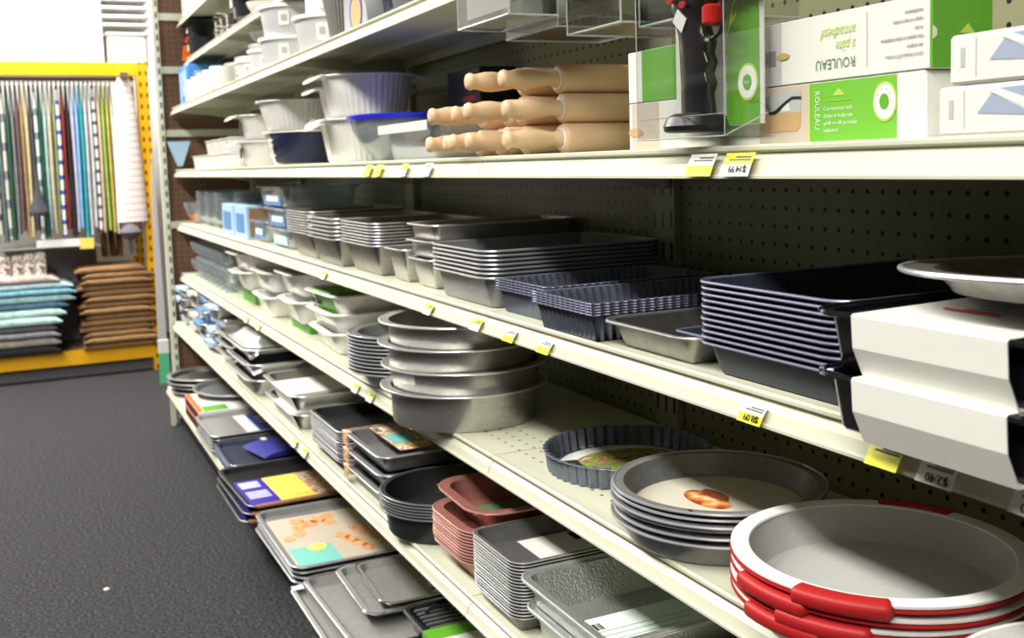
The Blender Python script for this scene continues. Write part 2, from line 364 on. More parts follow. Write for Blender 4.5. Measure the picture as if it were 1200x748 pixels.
for i, (a, b, w) in enumerate(SEC):
    t = thing('base_shelf', 'cream base shelf over the floor, %s bay' % w, 'shelf', (a, 21., -37.2), 0, 'cream base shelves'); L = b-a; D = YW-21
    MB().box(.05, L-.05, -D+.05, -.76, -.12, 0).build('deck', CREAM, t, False)
    bm = MB(); lip(bm, 0, L, 0, 0, 1.0, .25); bm.build('price_rail', CREAM, t, True, 25)
    MB().box(.05, L-.05, -2.2, -2., -6.75, -.15).build('kick_plate', BLKM, t, False)
    if i == 3: MB().box(L-1.6, L-.2, -.9, -.3, -6.75, -1.1).build('leg', CREAM, t, False)
# end panel that closes the far end of the run
t = thing('end_panel', 'brown pegboard end panel closing the far end of the shelving', 'panel', (189.4, 22.2, -44))
MB().box(.1, .35, -15.2, -.6, 1, 82).build('board', BROWN, t, False)
for z in (6, 34.8, 50.6, 61.4, 70.4, 80.7): MB().box(-.5, .1, -15, -.9, z-.6, z+.6).build('cross_rail', CREAM, t, False)
MB().box(-.9, .5, -1.0, 0, 0.05, 74).build('slotted_post', POSTM, t, False)
# ------------------------------------------------------------------ price tags on the rails
def price_tag(X, lv, style, lab, w=1.15, h=.85, txt=None, dz=0.):
    ym, zt = LV[lv]; t = thing('price_tag', lab, 'price tag', (X, ym-.14, zt-.26+dz), 0, 'shelf price tags')
    nY = 6; pts = []; sh = []
    cur = lambda s: (.0+.40*s*s+.02+.12*math.sin(PI*s), -h*s)      # y forward, z down
    def strip(s0, s1, nm, m, o=0.):
        R = []
        for k in range(nY+1):
            s = s0+(s1-s0)*k/nY; y, z = cur(s); R.append([(-w/2, y+o, z), (w/2, y+o, z), (w/2, y+o+.025, z), (-w/2, y+o+.025, z)])
        MB().loft(R).build(nm, m, t)
    top, bot = {'wy': (WTAG, YTAG), 'yw': (YTAG, WTAG), 'yy': (YTAG, YTAG), 'ww': (WTAG, WTAG)}[style]
    strip(0, .5, 'upper_half', top); strip(.5, 1, 'lower_half', bot)
    y, z = cur(.75); y2, z2 = cur(.3)
    nrm = Vector((0, 1, .5)).normalized()
    up = Vector((0, .5, -1)).normalized()
    if txt: text(txt, .38, (.5*w-.1, y+.05, z-.13) if False else (-.42*w, y+.03, z+.17), (1, 0, 0), (0, .35, -1), INK, t, 'LEFT', ext=.02)
    for j, (s, a, b_) in enumerate(((.18, -.42, .1), (.3, -.42, .3))):
        yy, zz = cur(s); MB().box(a*w, b_*w, yy+.02, yy+.05, zz-.035, zz+.035).build('print_line', GREYC, t, False)
    return t
TG = [(33.9, '1', 'wy', None, 'white over yellow price tag under the torch pack, left of its pair'), (31.6, '1', 'yw', '$14.99', 'yellow over white $14.99 price tag under the torch pack'),
      (68.8, '1', 'yw', None, 'yellow tag on the rail below the rolling pin handles, left one'), (64.2, '1', 'ww', None, 'white tag on the rail below the rolling pin handles, right one'),
      (74.4, '1', 'yy', None, 'yellow tag on the rail below the glass loaf dish, right one'), (77., '1', 'yy', None, 'yellow tag on the rail below the glass loaf dish, left one'),
      (30.9, '2', 'wy', '$8.09', 'yellow tag on the rail in front of the navy pan stack'), (24.3, '2', 'yy', None, 'yellow tag half hidden under the lower white sleeved roaster'),
      (22.2, '2', 'ww', '$2.40', 'white $2.40 tag under the lower white sleeved roaster'), (18.9, '2', 'ww', '$4.40', 'white $4.40 tag at the right edge under the roasters'),
      (47.9, '2', 'wy', None, 'white and yellow tag in front of the fluted pans, right of four'), (52.2, '2', 'wy', None, 'white and yellow tag in front of the fluted pans, second from the right'),
      (56.9, '2', 'yw', None, 'yellow and white tag under the grey pan stack, near the rail joint'), (65., '2', 'yw', None, 'yellow and white tag under the left corner of the grey pan stack'),
      (91.5, '2', 'yw', None, 'small yellow tag under the silver loaf pan stacks'),
      (83, '3', 'yw', None, 'yellow tag on the rail in front of the pie plates, left one'), (79, '3', 'yw', None, 'yellow tag on the rail in front of the pie plates, right one'), (69.5, '3', 'yw', None, 'yellow tag on the rail beneath the deep round cake pans'),
      (129, '3', 'yw', None, 'small yellow tag below the white bakers, left one'), (122, '3', 'yw', None, 'small yellow tag below the white bakers, right one'),
      (99, '4', 'yw', None, 'yellow tag on the rail below the silver sleeved pans, left one'), (95, '4', 'yw', None, 'yellow tag on the rail below the silver sleeved pans, right one')]
for x, lv, st, tx, lab in TG: price_tag(x, lv, st, lab, txt=tx, dz=(-.22 if lv in '23' else 0), h=(.85 if lv == '1' else .66), w=1.7 if lv == '1' and x < 50 else 1.35)
# ------------------------------------------------------------------ goods, shelf with the navy pans
D2 = -8.83
def rect_pan(name, lab, cat, L, Wd, H, m, rm, r=1., flange=.3, taper=.35, rim=.07, cr=.3, group=None):
    t = thing(name, lab, cat, group=group); return dish_parts(t, rr(L, Wd, r), H, flange, taper, m, rm, rim, cr=cr)
def round_pan(name, lab, cat, R, H, m, rm, flange=.3, taper=.3, rim=.07, n=64, f=None, cr=.3):
    t = thing(name, lab, cat); return dish_parts(t, f or circ(R, n), H, flange, taper, m, rm, rim, cr=cr)
# two black roasters in white card sleeves
for k, (z, lab) in enumerate(((D2, 'black enamelled roasting pan in a white card sleeve, the lower of two'), (D2+1.95, 'black enamelled roasting pan in a white card sleeve, stacked on top of the other'))):
    t = rect_pan('roasting_pan', lab, 'roasting pan', 9.6, 12.4, 1.9, BLK, BLK, 1., .3, .3, .1, group='black roasting pans in card sleeves')
    place(t, 21.1, 28.7, z, 0, (0, 0))
    s = MB(); w = 2.75; yf = 6.2; Rr = []
    prof = [(-6.0, 1.98), (0, 2.1), (4.6, 2.02), (6.28, 1.99), (6.36, 1.93), (6.3, .95), (5.85, -.06), (0, -.045), (-5.5, -.06), (-5.9, .9), (-6.3, 1.93)]
    inn = [(y*.994, z_-(.03 if z_ > .5 else -.0)+(.03 if z_ <= .5 else 0)) for y, z_ in prof]
    for x in (-w+.05*0, w):
        Rr.append((x, prof, inn))
    n = len(prof)
    vs = [[(x, y, z_) for y, z_ in prof] for x in (-w, w)]; vi = [[(x, y, z_) for y, z_ in inn] for x in (w, -w)]
    s.loft([vs[0], vs[1], vi[0], vi[1]], closed=True); s.build('card_sleeve', PAP, t, True, 20)
    slab('food_picture', FOOD2, t, [(-w+.1, 4.3, 2.04), (-w+.1, -.1, 2.1), (.8, -.1, 2.1), (-.6, 2.6, 2.075)], t=.03)
    for j in range(4):
        slab('printed_line', REDC if j == 0 else LGREY, t, [(w-1.2-j*.25, 3.9-j*.45, 2.06+j*.015), (w-1.2-j*.25, 3.75-j*.45, 2.065+j*.015), (-.4, 3.75-j*.45, 2.065+j*.015), (-.4, 3.9-j*.45, 2.06+j*.015)], t=.03)
# round pizza plate on top
t = round_pan('pizza_plate', 'round silver pizza plate lying on the upper black roaster', 'plate', 6.8, .75, ALU2, RIMM, .9, .5, .09, 72)
place(t, 19.2, 29.3, D2+1.95+2.45, 0, (.035, .028))
disc('paper_label', FOOD2, t, (0, 0, .09), 3.5, (0, 0, 1))
# navy baking pans
t = rect_pan('baking_pan', 'navy non-stick baking pan', 'baking pan', 8.7, 12.6, 1.35, NAVY, NAVYR, 1.1, .28, .4, .062)
stack(t, 11, 30.75, 30.75, D2, .245, 'navy non-stick baking pan in the tall stack', 'navy baking pans in the tall stack', jit=.03)
# shallow metal roasting tray + small navy tray in it
t = rect_pan('roasting_tray', 'shallow dull metal roasting tray between the fluted pans and navy stack', 'roasting tray', 7.2, 10.5, 1.25, ALU2, ALU, 1.0, .3, .5, .09)
place(t, 39.1, 29.7, D2)
t = rect_pan('small_tray', 'small navy tray lying inside the shallow metal tray', 'tray', 2.6, 6, .9, NAVY, NAVYR, .4, .2, .3, .06)
place(t, 37.9, 29.3, D2+.12)
# fluted rectangular pans
def fluted_rect(lab):
    t = thing('fluted_pan', lab, 'fluted pan'); return dish_parts(t, flrect(6.3, 11., .13, .5), 1.4, .16, .25, NAVYF, NAVYR, .05, cr=.1)
t = fluted_rect('navy fluted rectangular pan')
stack(t, 5, 46.1, 29.7, D2, .13, 'navy fluted rectangular pan, right hand stack', 'navy fluted pans, right hand stack', jit=.02)
t = dup(t, (0, 0, 0)); stack(t, 5, 52.8, 30.6, D2, .15, 'navy fluted rectangular pan, left hand stack', 'navy fluted pans, left hand stack', rz=.02, jit=.02)
# grey 9x13 stack
t = rect_pan('cake_pan', '', 'baking pan', 9.6, 12.4, 1.9, GREY, GREYR, 1.2, .3, .35, .08)
slab('embossed_number', GREYR, t, [(3.3, 5.72, .75), (2.7, 5.72, .75), (2.7, 5.82, 1.2), (3.3, 5.82, 1.2)], (0, 1, 0), .02)
stack(t, 7, 61.2, 30.9, D2, .27, 'dark grey deep cake pan in the stack of seven', 'dark grey deep cake pans', jit=.04)
# silver pans behind
t = rect_pan('silver_pan', 'upper silver rectangular pan with a dark food label, behind the grey stack', 'baking pan', 5.6, 11.6, 1.3, ALU, RIMM, .9, .3, .2, .07); place(t, 70, 31.2, D2+3.25)
slab('food_label', FOOD1, t, [(2.0, 4.8, .1), (2.0, -4.8, .1), (-2.0, -4.8, .1), (-2.0, 4.8, .1)])
t = dup(t, (70, 31.1, D2+2.1), 0, 'silver rectangular pan right beneath the labelled one')
t = rect_pan('loaf_pan', 'silver loaf pan under the two silver rectangular pans', 'loaf pan', 4.6, 9.8, 2.1, ALU, RIMM, .7, .25, .45, .07); place(t, 70, 30.2, D2)
t = rect_pan('loaf_pan', 'single silver loaf pan left of the silver rectangular pans', 'loaf pan', 4.3, 9.2, 2.5, ALU, RIMM, .7, .22, .5, .08); place(t, 75.3, 29.8, D2)
t = rect_pan('loaf_pan', '', 'loaf pan', 9.3, 10.2, 2.5, ALU2, RIMM, 1., .3, .7, .07)
stack(t, 8, 83.2, 29.8, D2, .25, 'silver loaf pan in the right hand stack of three', 'silver loaf pans, right stack', jit=.05)
t2 = dup(t, (0, 0, 0)); stack(t2, 6, 93.0, 29.3, D2, .36, 'silver loaf pan in the middle stack of three', 'silver loaf pans, middle stack', jit=.05)
t3 = dup(t, (0, 0, 0)); stack(t3, 9, 102.6, 29.6, D2, .26, 'silver loaf pan in the left hand stack of three', 'silver loaf pans, left stack', jit=.05)
# glass dishes
def glass_dish(lab, L, Wd, H, cat='glass dish', lbl=None):
    t = thing('glass_dish', lab, cat); f = eared(rr(L, Wd, 1.3), 'y', 4.5, .7)
    dish_parts(t, f, H, .3, .5, GLASS, GLASS, .1, th=.16)
    if lbl: 
        b = MB(); b.box(-L*.3, L*.3, Wd/2-.55, Wd/2-.5, H*.18, H*.8); b.build('paper_label', lbl, t, False)
        b = MB(); b.box(-L*.22, L*.22, Wd/2-.49, Wd/2-.46, H*.35, H*.62); b.build('printed_panel', WTAG, t, False)
    return t
t = glass_dish('large glass baking dish with a blue label, topmost behind the loaf pans', 14, 9, 2.6, lbl=BLUEC); place(t, 119.6, 30, D2+4.2)
t = glass_dish('glass baking dish with a blue label, middle of three behind the loaf pans', 12, 9, 2.4, lbl=BLUEC); place(t, 117.5, 30, D2+2.0)
t = glass_dish('glass baking dish, lowest of three behind the loaf pans', 11, 9, 2.2, lbl=LBLUE); place(t, 116.5, 30, D2)
t = glass_dish('small glass dish with blue label beside the pale blue cartons', 8, 8, 2.6, lbl=BLUEC); place(t, 128.3, 29.6, D2)
for i, (x, l) in enumerate(((136.9, 'pale blue carton with a brown side, nearer of the pair'), (146, 'pale blue carton with a brown side, farther of the pair'))):
    t = thing('glassware_carton', l, 'carton', (x, 29.5, D2), 0, 'pale blue cartons')
    MB().bbox(-4, 4, -4, 4, 0, 4.2).build('box', LBLUE, t, False)
    MB().box(-4.05, -4.0, -3.6, 3.6, .3, 3.9).build('side_panel', mat('brown_card', (.32, .2, .1), .7), t, False)
    MB().box(-2.6, 2.6, 4.02, 4.06, .8, 3.2).build('front_print', BLUEC, t, False)
def bowl(name, lab, cat, R, H, m, th=.14, foot=.45, rim=None, oneprof=None):
    t = thing(name, lab, cat); b = MB()
    P = [(R*foot, 0), (R*foot+.1, .12), (R*.8, H*.4), (R*.95, H*.75), (R, H), (R-th, H+.0), (R*.95-th, H*.75), (R*.8-th, H*.4+th*.4), (R*foot, th+.1)]
    b.lathe(P, 40); b.build('body', m, t)
    if rim: MB().tube([(R*math.cos(a*PI/20), R*math.sin(a*PI/20), H) for a in range(40)], .07, 8, True).build('rim', rim, t)
    return t
t = bowl('glass_bowl', '', 'glass bowl', 3.6, 2.6, GLASS)
for j, x in enumerate((157, 165.5, 174)):
    q = t if j == 0 else dup(t, (0, 0, 0))
    stack(q, 5, x, 29.2, D2, .75, 'clear glass bowl, %s stack beyond the pale blue cartons' % ['first', 'second', 'third'][j], 'clear glass bowl stacks', jit=.1)
t = bowl('glass_bowl', 'clear glass bowl holding an orange tag, last on its shelf by the brown end panel', 'glass bowl', 3.2, 3.6, GLASS); place(t, 183, 28, D2)
disc('orange_label', ORC, t, (-1.2, 1.6, 1.3), .8, (-.6, .8, 0))
# ------------------------------------------------------------------ shelf with round cake pans
D3 = -17.53
t = round_pan('white_cake_pan', '', 'cake pan', 5.35, 1.45, GPAN, GPAN, .62, .35, 0, 80)
# red silicone underside edge + grips
b = MB(); f = circ(5.35, 80); b.loft([[(x, y, z) for x, y in f(d)] for d, z in ((.05, 1.36), (-.03, 1.36), (-.04, 1.27), (.1, 1.22), (.6, 1.3), (.6, 1.36))], closed=True); b.build('rim', RED, t)
def grip(t, a0, a1, R=5.35, z=1.38):
    b = MB(); P = []; n = 22
    for k in range(n+1):
        s = k/n; a = a0+(a1-a0)*s; e = min(1, math.sqrt(max(0, 1-abs(2*s-1)**14))+.45)
        cx_, cz_ = R-.16, -.06
        P.append([((cx_+(.43*e)*math.copysign(abs(math.cos(u))**.6, math.cos(u)))*math.cos(a), (cx_+(.43*e)*math.copysign(abs(math.cos(u))**.6, math.cos(u)))*math.sin(a), z+cz_+(.27 if math.sin(u) > 0 else .36)*e*math.copysign(abs(math.sin(u))**.7, math.sin(u))) for u in [2*PI*j/16 for j in range(16)]])
    return b.loft(P).build('grip', RED, t, True, 60)
aF = 2.08; grip(t, aF-.26, aF+.38); grip(t, aF+PI-.30, aF+PI+.30)
wrap = mat('white_rim_enamel', (.78, .78, .76), .3)
b = MB(); b.loft([[(x, y, z) for x, y in f(d)] for d, z in ((.0, 1.41), (.0, 1.5), (.1, 1.52), (.66, 1.5), (.7, 1.44))], closed=True); b.build('outer_shell', wrap, t)
O = stack(t, 4, 28.4, 27.9, D3+.05, .45, 'white cake pan with red silicone grips', 'white and red cake pans', jit=0)
for o, rz, tl in zip(O, (-.42, -.12, -.52, 0.), ((.008, .0), (-.008, .004), (.006, -.006), (0, 0))): o.rotation_euler = (tl[0], tl[1], rz)
t = round_pan('white_pan', 'white speckled round pan with a hanging hole at the bottom right corner', 'cake pan', 4.9, 1.5, GPAN, WCER, .75, .3, .1, 72); place(t, 17.4, 26.6, D3+.9)
disc('hanging_hole', INK, t, (-.9+4.5, 2.6, 1.51), .12, (0, 0, 1), ry=.22, t=.01); t.rotation_euler[2] = .5
t = round_pan('white_pan', 'round white pan beneath the speckled one at the bottom right corner', 'cake pan', 4.9, 1.5, GPAN, WCER, .75, .3, .1, 72); place(t, 17.2, 26.9, D3)
# cake pans, six
t = round_pan('round_cake_pan', '', 'cake pan', 4.85, 1.15, GREY, GREYR, .42, .25, .07, 72)
lab = disc('round_label', mat('cream_label', (.6, .57, .47), .5), t, (0, 0, .085), 3.9, (0, 0, 1), k=40)
disc('food_picture', FOOD2, t, (.5, .3, .11), 1.5, (0, 0, 1), ry=.8)
disc('food_dark', mat('brown_cake_print', (.25, .07, .03), .5), t, (.8, -.4, .13), .9, (0, 0, 1), ry=.4)
disc('hanging_hole', INK, t, (4.62*math.cos(2.25), 4.62*math.sin(2.25), 1.16), .14, (0, 0, 1), t=.01, ry=.08)
offs = [(0, 0), (-.15, .1), (.1, .15), (-.1, -.05), (.12, .1), (0, .12)]
stack(t, 6, 38.9, 28.3, D3+.04, .265, 'round grey cake pan with paper label', 'round grey cake pans', shift=lambda i: offs[i], tiltj=.012, toprz=0)
# fluted tart pan
t = thing('tart_pan', 'navy fluted round tart pan with a paper label, behind the grey cake pans', 'tart pan')
dish_parts(t, flcirc(4.75, .1, 44), 1.2, .12, .15, NAVYF, NAVYR, .035, cr=.1); place(t, 50.1, 30.3, D3)
disc('paper_label', PAP, t, (0, 0, .085), 4.0, (0, 0, 1), k=40); disc('food_picture', FOOD4, t, (.2, -.3, .11), 2.8, (0, 0, 1), ry=3.4)
slab('dark_band', INK, t, [(-1.2, 3.4, .12), (-1.6, 2.8, .12), (2.2, 2.1, .12), (2.4, 2.8, .12)])
disc('centre_badge', mat('olive_print', (.2, .2, .1), .5), t, (.2, 1.6, .15), .55, (0, 0, 1))
# deep cake pans
t = round_pan('deep_cake_pan', '', 'cake pan', 5.75, 2.5, ALU, RIMM, .62, .12, .075, 80, cr=.15)
offs4 = [(0, 0), (-.1, .1), (.05, -.05), (0, .05)]
stack(t, 4, 66.4, 27.1, D3, 1.5, 'deep round silver cake pan', 'deep round silver cake pans', shift=lambda i: offs4[i])
# pie plates
t = round_pan('pie_plate', '', 'pie plate', 4.8, 1.4, GREY, GREYR, .75, .8, .07, 64)
stack(t, 11, 79.3, 27.6, D3, .29, 'dark grey pie plate behind the deep silver cake pans', 'dark grey pie plates', jit=.03)
# porcelain bakers with ear handles
def baker(lab, L, Wd, H):
    t = thing('porcelain_baker', lab, 'baking dish'); f = eared(rr(L, Wd, 1.8), 'y', 6.4, 2.3, lim=.5)
    dish_parts(t, f, H, .45, .55, WCER, WCER, .12, th=.16, cr=.6); return t
def green_sleeve(t, L, Wd, H, word=None):
    b = MB(); p = [(-Wd*.36, H+.15), (Wd*.5-.4, H+.15), (Wd*.5-.4, H-.1), (Wd*.5-.95, .3), (Wd*.5-1., -.0+.2), (-Wd*.36, H-.1)]
    b.prism(p, -L*.26, L*.26, 'x'); b.build('green_sleeve', GRN, t, False)
    if word: text(word, .85, (L*.2, Wd*.5-.32, H*.42), (-1, 0, 0), (0, .25, 1), INK, t, 'LEFT', ext=.03)
z3 = D3
for (x, n, zs, L) in ((97.8, 3, (0, 1.8, 3.55), 10.5), (111.5, 2, (1.0, 3.9), 9.6), (126, 2, (0, 2.9), 10.), (139.5, 2, (1.8, 4.2), 9.)):
    where = {97.8: 'by the pie plates', 111.5: 'second stack from the pie plates', 126: 'third stack from the pie plates', 139.5: 'farthest stack next to the glassware'}[x]
    for i, dz in enumerate(zs):
        t = baker('white porcelain baker with ear handles, %s, %s' % (['lowest', 'middle', 'topmost'][i] if n == 3 else ['lower', 'upper'][i], where), L, 10.4, 2.1 if n == 3 else 2.5)
        t['group'] = 'white porcelain bakers'
        place(t, x+(.3 if i == 1 else 0), 30.2, z3+dz+(0 if dz else 0), .05*(i-1))
        if (x, i) in ((97.8, 2),): green_sleeve(t, L, 10.4, 2.1, None if x > 98 else 'BONNE')
for i, (x, h) in enumerate(((111.5, 1.0), (139.5, 1.8))):
    b = MB(); b.bbox(-4, 4, -4.6, 3.6, 0, h-.02); o = b.build('flat_carton', DGRN, None, False); o.location = W(x, 30.2, z3); tag(o, 'flat green carton under the %s stack of white bakers' % ['second', 'farthest'][i], 'carton', 'flat green cartons')
# glassware clutter
t = thing('glass_cup', '', 'glass cup'); MB().lathe([(.95, 0), (1.0, .1), (.35, .35), (.3, .8), (1.1, 1.3), (1.45, 2.3), (1.5, 2.9), (1.42, 2.9), (1.35, 2.3), (.9, 1.35), (.1, 1.05)], 24).build('body', GLASS, t)
k = 0
for row, z in enumerate((0, 2.95)):
    for i in range(8):
        for j in range(2):
            q = t if k == 0 else dup(t, (0, 0, 0)); place(q, 152.6+i*3.9+(j*.6), 26.6+j*3.8, z3+z)
            q['label'] = 'small footed glass cup, %s layer, %s row, %s from the bakers' % (['lower', 'upper'][row], ['front', 'back'][j], ['first', 'second', 'third', 'fourth', 'fifth', 'sixth', 'seventh', 'eighth'][i]); q['group'] = 'footed glass cups by the brown end panel'; k += 1
# ------------------------------------------------------------------ shelf with copper pans
D4 = -25.93
t = rect_pan('hammered_pan', '', 'cake pan', 9.8, 9.6, 2.1, HAM, RIMM, 1.1, .4, .35, .09)
mint = slab('mint_label', PAPG, t, [(1.9, 3.95, .12), (-4.1, 3.95, .12), (-4.1, -4., .12), (1.9, -4., .12)])
for j in range(9): slab('barcode', INK, t, [(1.2, 2.9-j*.12, .16), (1.2, 2.9-j*.12-(.04+.03*(j % 3)), .16), (.5, 2.9-j*.12-(.04+.03*(j % 3)), .16), (.5, 2.9-j*.12, .16)], t=.012)
for j in range(7): slab('printed_line', mat('pale_ink', (.5, .58, .55), .5), t, [(.3-j*.5, 3.4, .16), (.24-j*.5, 3.4, .16), (.24-j*.5, -3.4+.5*(j % 3), .16), (.3-j*.5, -3.4+.5*(j % 3), .16)], t=.012)

place(t, 44.8, 27.7, D4+1.55); t['label'] = 'hammered silver pan holding a pale green printed sheet, on top of its twin'
q = dup(t, (44.6, 27.9, D4), 0, 'hammered silver pan under the one with the pale green sheet'); 
for o in (t, q): o['group'] = 'hammered silver pans'
t = rect_pan('baking_pan', '', 'baking pan', 6.4, 10.4, .95, ALU3, RIMM, .9, .2, .3, .045)
slab('paper_label', PAP, t, [(2.0, 2.6, .12), (-1.6, 2.6, .12), (-1.6, -2.4, .12), (2.0, -2.4, .12)])
slab('red_corner', REDC, t, [(-1.3, 2.4, .15), (-1.6, 2.6, .15), (-1.6, 1.6, .15)]); slab('black_badge', INK, t, [(1.7, -.6, .15), (.5, -.6, .15), (.5, -2., .15), (1.7, -2., .15)])
stack(t, 18, 53.0, 28.1, D4, .185, 'silver rectangular pan in the stack beside the copper pans', 'thin silver pans in the tall stack', jit=.02)
# copper pans
def copper(): 
    t = thing('copper_pan', '', 'baking pan'); return dish_parts(t, rr(7.7, 9.4, 2.0, 8), 1.5, .65, .35, PINK, PINKR, .07)
t = copper(); stack(t, 11, 60.2, 27.7, D4, .2, 'copper coloured square pan in the nested stack', 'copper coloured square pans', jit=.04)
t = copper()
slab('paper_label', GINK, t, [(1.6, 2.6, .1), (-1.6, 2.6, .1), (-1.6, -3, .1), (1.6, -3, .1)])
for k_ in range(16):
    a = -3.3+k_*.44; MB().box(a, a+.06, 4.15, 4.65, 1.5, 1.53).build('rim_rib', PINKR, t, False) if k_ % 2 == 0 else None
place(t, 59.9, 28.0, D4+3.3, 0, (.02, -.03)); t['label'] = 'copper coloured square pan sitting loose on top of its nested stack'; t['group'] = 'copper coloured square pans'
# black round pans
t = round_pan('round_black_pan', '', 'cake pan', 4.55, 1.9, DGREY, DGREYR, .3, .2, .07, 64)
b = MB(); b.box(-.6, .2, 3.0, 3.9, .12, .16); b.build('green_label', DGRN, t, False)
disc('round_label', mat('olive_label', (.35, .4, .1), .5), t, (-1.2, 1.2, .1), 2.2, (0, 0, 1)); slab('yellow_print', YELC, t, [(-2.2, 2.2, .14), (-2.8, 1.2, .14), (-1.2, .6, .14), (-.6, 1.8, .14)])
slab('dark_print', INK, t, [(-1.8, 1.6, .17), (-2.4, 1.2, .17), (-1.4, .9, .17), (-1., 1.3, .17)])
stack(t, 6, 68.5, 26.1, D4, .21, 'round black cake pan beside the copper pans', 'round black cake pans', jit=.03)
# grey pans with food sleeves
t = rect_pan('labelled_pan', '', 'baking pan', 9.8, 11.4, 1.3, GREY, GREYR, 1.1, .4, .3, .08)
slab('food_sleeve', FOOD1, t, [(4.2, 3.6, 1.36), (-3.6, 3.6, 1.36), (-3.6, .8, 1.36), (4.2, .2, 1.36)])
slab('teal_panel', TEAL, t, [(1.4, 3.4, 1.4), (-1.6, 3.4, 1.4), (-1.8, 1.4, 1.4), (1.2, 1.4, 1.4)])
slab('yellow_spot', YELC, t, [(-1.9, 2.4, 1.4), (-2.8, 2.2, 1.4), (-2.8, 1.2, 1.4), (-1.9, 1.2, 1.4)])
MB().box(4.86, 4.92, .8, 5.2, .3, 1.4).box(3.6, 4.9, 5.3, 5.78, 1.36, 1.4).box(3.4, 4.7, 5.74, 5.8, .35, 1.38).build('sleeve_corner', FOOD1, t, False)
for i in range(3):
    q = t if i == 2 else dup(t, (0, 0, 0)); place(q, 78.2, 28.6, D4+i*1.4, 0); q['label'] = 'grey baking pan with a food printed sleeve, %s of three' % ['lowest', 'middle', 'topmost'][i]; q['group'] = 'grey pans with food printed sleeves'
t = rect_pan('baking_pan', '', 'baking pan', 10.6, 11.2, .95, DGREY, GREYR, 1.2, .35, .3, .07)
stack(t, 12, 89.6, 28.6, D4, .235, 'dark grey baking pan left of the food printed sleeves', 'dark grey pans, stack of twelve', jit=.04)
# silver pans in plain sleeves
for i in range(2):
    t = rect_pan('silver_pan', 'silver pan in a wide plain white sleeve, %s of two' % ['lower', 'upper'][i], 'baking pan', 14.5, 10.5, 1.6, ALU, RIMM, 1.6, .5, .35, .09, group='silver pans in plain white sleeves')
    place(t, 107.6+i*.5, 28.1, D4+i*1.75)
    b = MB(); b.prism([(-5., 1.9), (4.9, 1.75), (5.35, 1.7), (5.4, 1.6), (4.7, -.0), (4.5, .0), (5.15, 1.5), (-5., 1.6)], -6.2, 1.4, 'x'); b.build('white_sleeve', PAP, t, False)
# stainless roasters
rz_ = [(D4, 125.5), (D4+1.7, 126), (D4+3.3, 127)]
for i, (z, x) in enumerate(rz_):
    t = rect_pan('roasting_pan', 'bright steel roasting pan, %s of three left of the sleeved pans' % ['lowest', 'middle', 'topmost'][i], 'roasting pan', 14.5, 12.6, 1.9, CHR if i else ALU, RIMM, 2., .6, .4, .11, group='bright steel roasting pans')
    place(t, x, 28.3, z)
t = rect_pan('roaster_lid', 'domed steel roaster lid upside down on the topmost steel roasting pan', 'lid', 13, 12, 1.0, ALU, RIMM, 2., .5, 1.2, .1); place(t, 127.2, 28.4, D4+6.35, 0, (PI, 0))
for i in range(3):
    t = rect_pan('foil_tray', 'foil tray, %s of three behind the steel roasters' % ['lowest', 'middle', 'topmost'][i], 'foil tray', 10.5, 11.5, 1.8, ALU, RIMM, 1.4, .5, .6, .09, group='foil trays'); place(t, 141, 28.6, D4+i*1.3)
k = 0
for lv in range(4):
    for i in range(4):
        t = thing('foil_pan_pack', 'pale blue wrapped foil pan pack, %s layer, %s from the end panel' % (['lowest', 'second', 'third', 'topmost'][lv], ['first', 'second', 'third', 'fourth'][i]), 'foil pan pack', (181.2-i*9.3+random.uniform(-.5, .5), 28+random.uniform(-.6, .9), D4+lv*1.68), random.uniform(-.12, .12), 'pale blue foil pan packs')
        dish_parts(t, rr(8., 9.4, 1.), 1.5, .3, .5, ALU, RIMM, .09)
        b = MB(); b.box(-2.6, 2.6, -4.3, 4.72, 1.56, 1.6).box(-2.6, 2.6, 4.72, 4.76, .9, 1.6); b.build('blue_band', (LBLUE, PAP, BLUEC)[(lv*3+i) % 3], t, False)
        k += 1
# ------------------------------------------------------------------ bottom shelf
D5 = -37.17
def sheet(lab, L, Wd, H, m, rm, r=1.2, flange=.3, taper=.3, rim=.08, group=None):
    t = thing('baking_sheet', lab, 'baking sheet', group=group); return dish_parts(t, rr(L, Wd, r, 7), H, flange, taper, m, rm, rim, cr=.2)
# wire rack in roaster with green sleeve
t = rect_pan('broiler_pan', 'grill pan with a green printed sleeve at the lower edge of the photo', 'grill pan', 12, 9.5, 1.8, DGREY, CHR, 1.2, .25, .4, .12); place(t, 69.0, 29.4, D5+1.1)
b = MB(); 
for k in range(16): b.box(5.2-k*.68-.14, 5.2-k*.68, -4.1, 4.0, 1.55, 1.7)
b.build('wire_grid', GREY, t, False)
MB().box(-4.8, .9, -4.7, 4.85, 1.95, 1.99).box(-4.8, .9, 4.85, 4.89, .4, 1.99).build('green_sleeve', GRN, t, False)
MB().box(-2.4, -1.0, -4.6, 4.8, 2.0, 2.03).build('white_stripe', PAP, t, False)
slab('food_picture', FOOD1, t, [(-2.5, 4.7, 2.01), (-4.7, 4.7, 2.01), (-4.7, 1.7, 2.01), (-2.5, 1.7, 2.01)]); MB().box(-2.6, -.6, 4.9, 4.93, .5, 1.9).build('food_edge', FOOD1, t, False)
b = MB(); b.tube([(4.2, 3.4, 1.8), (4.6, 2.6, 2.0), (4.2, 1.6, 1.95), (3.0, 1.5, 1.9)], .13, 8); b.build('handle', DGREY, t)
text('GRILL', .8, (-.1, 1.5, 2.0), (0, -1, 0), (1, 0, 0), LINK, t)
o = MB().bbox(-6, 3.4, -5, 5, 0, 1.06).build('black_carton', BLKM, None, False); o.location = W(69, 29.4, D5); tag(o, 'flat dark carton under the grill pan', 'carton')
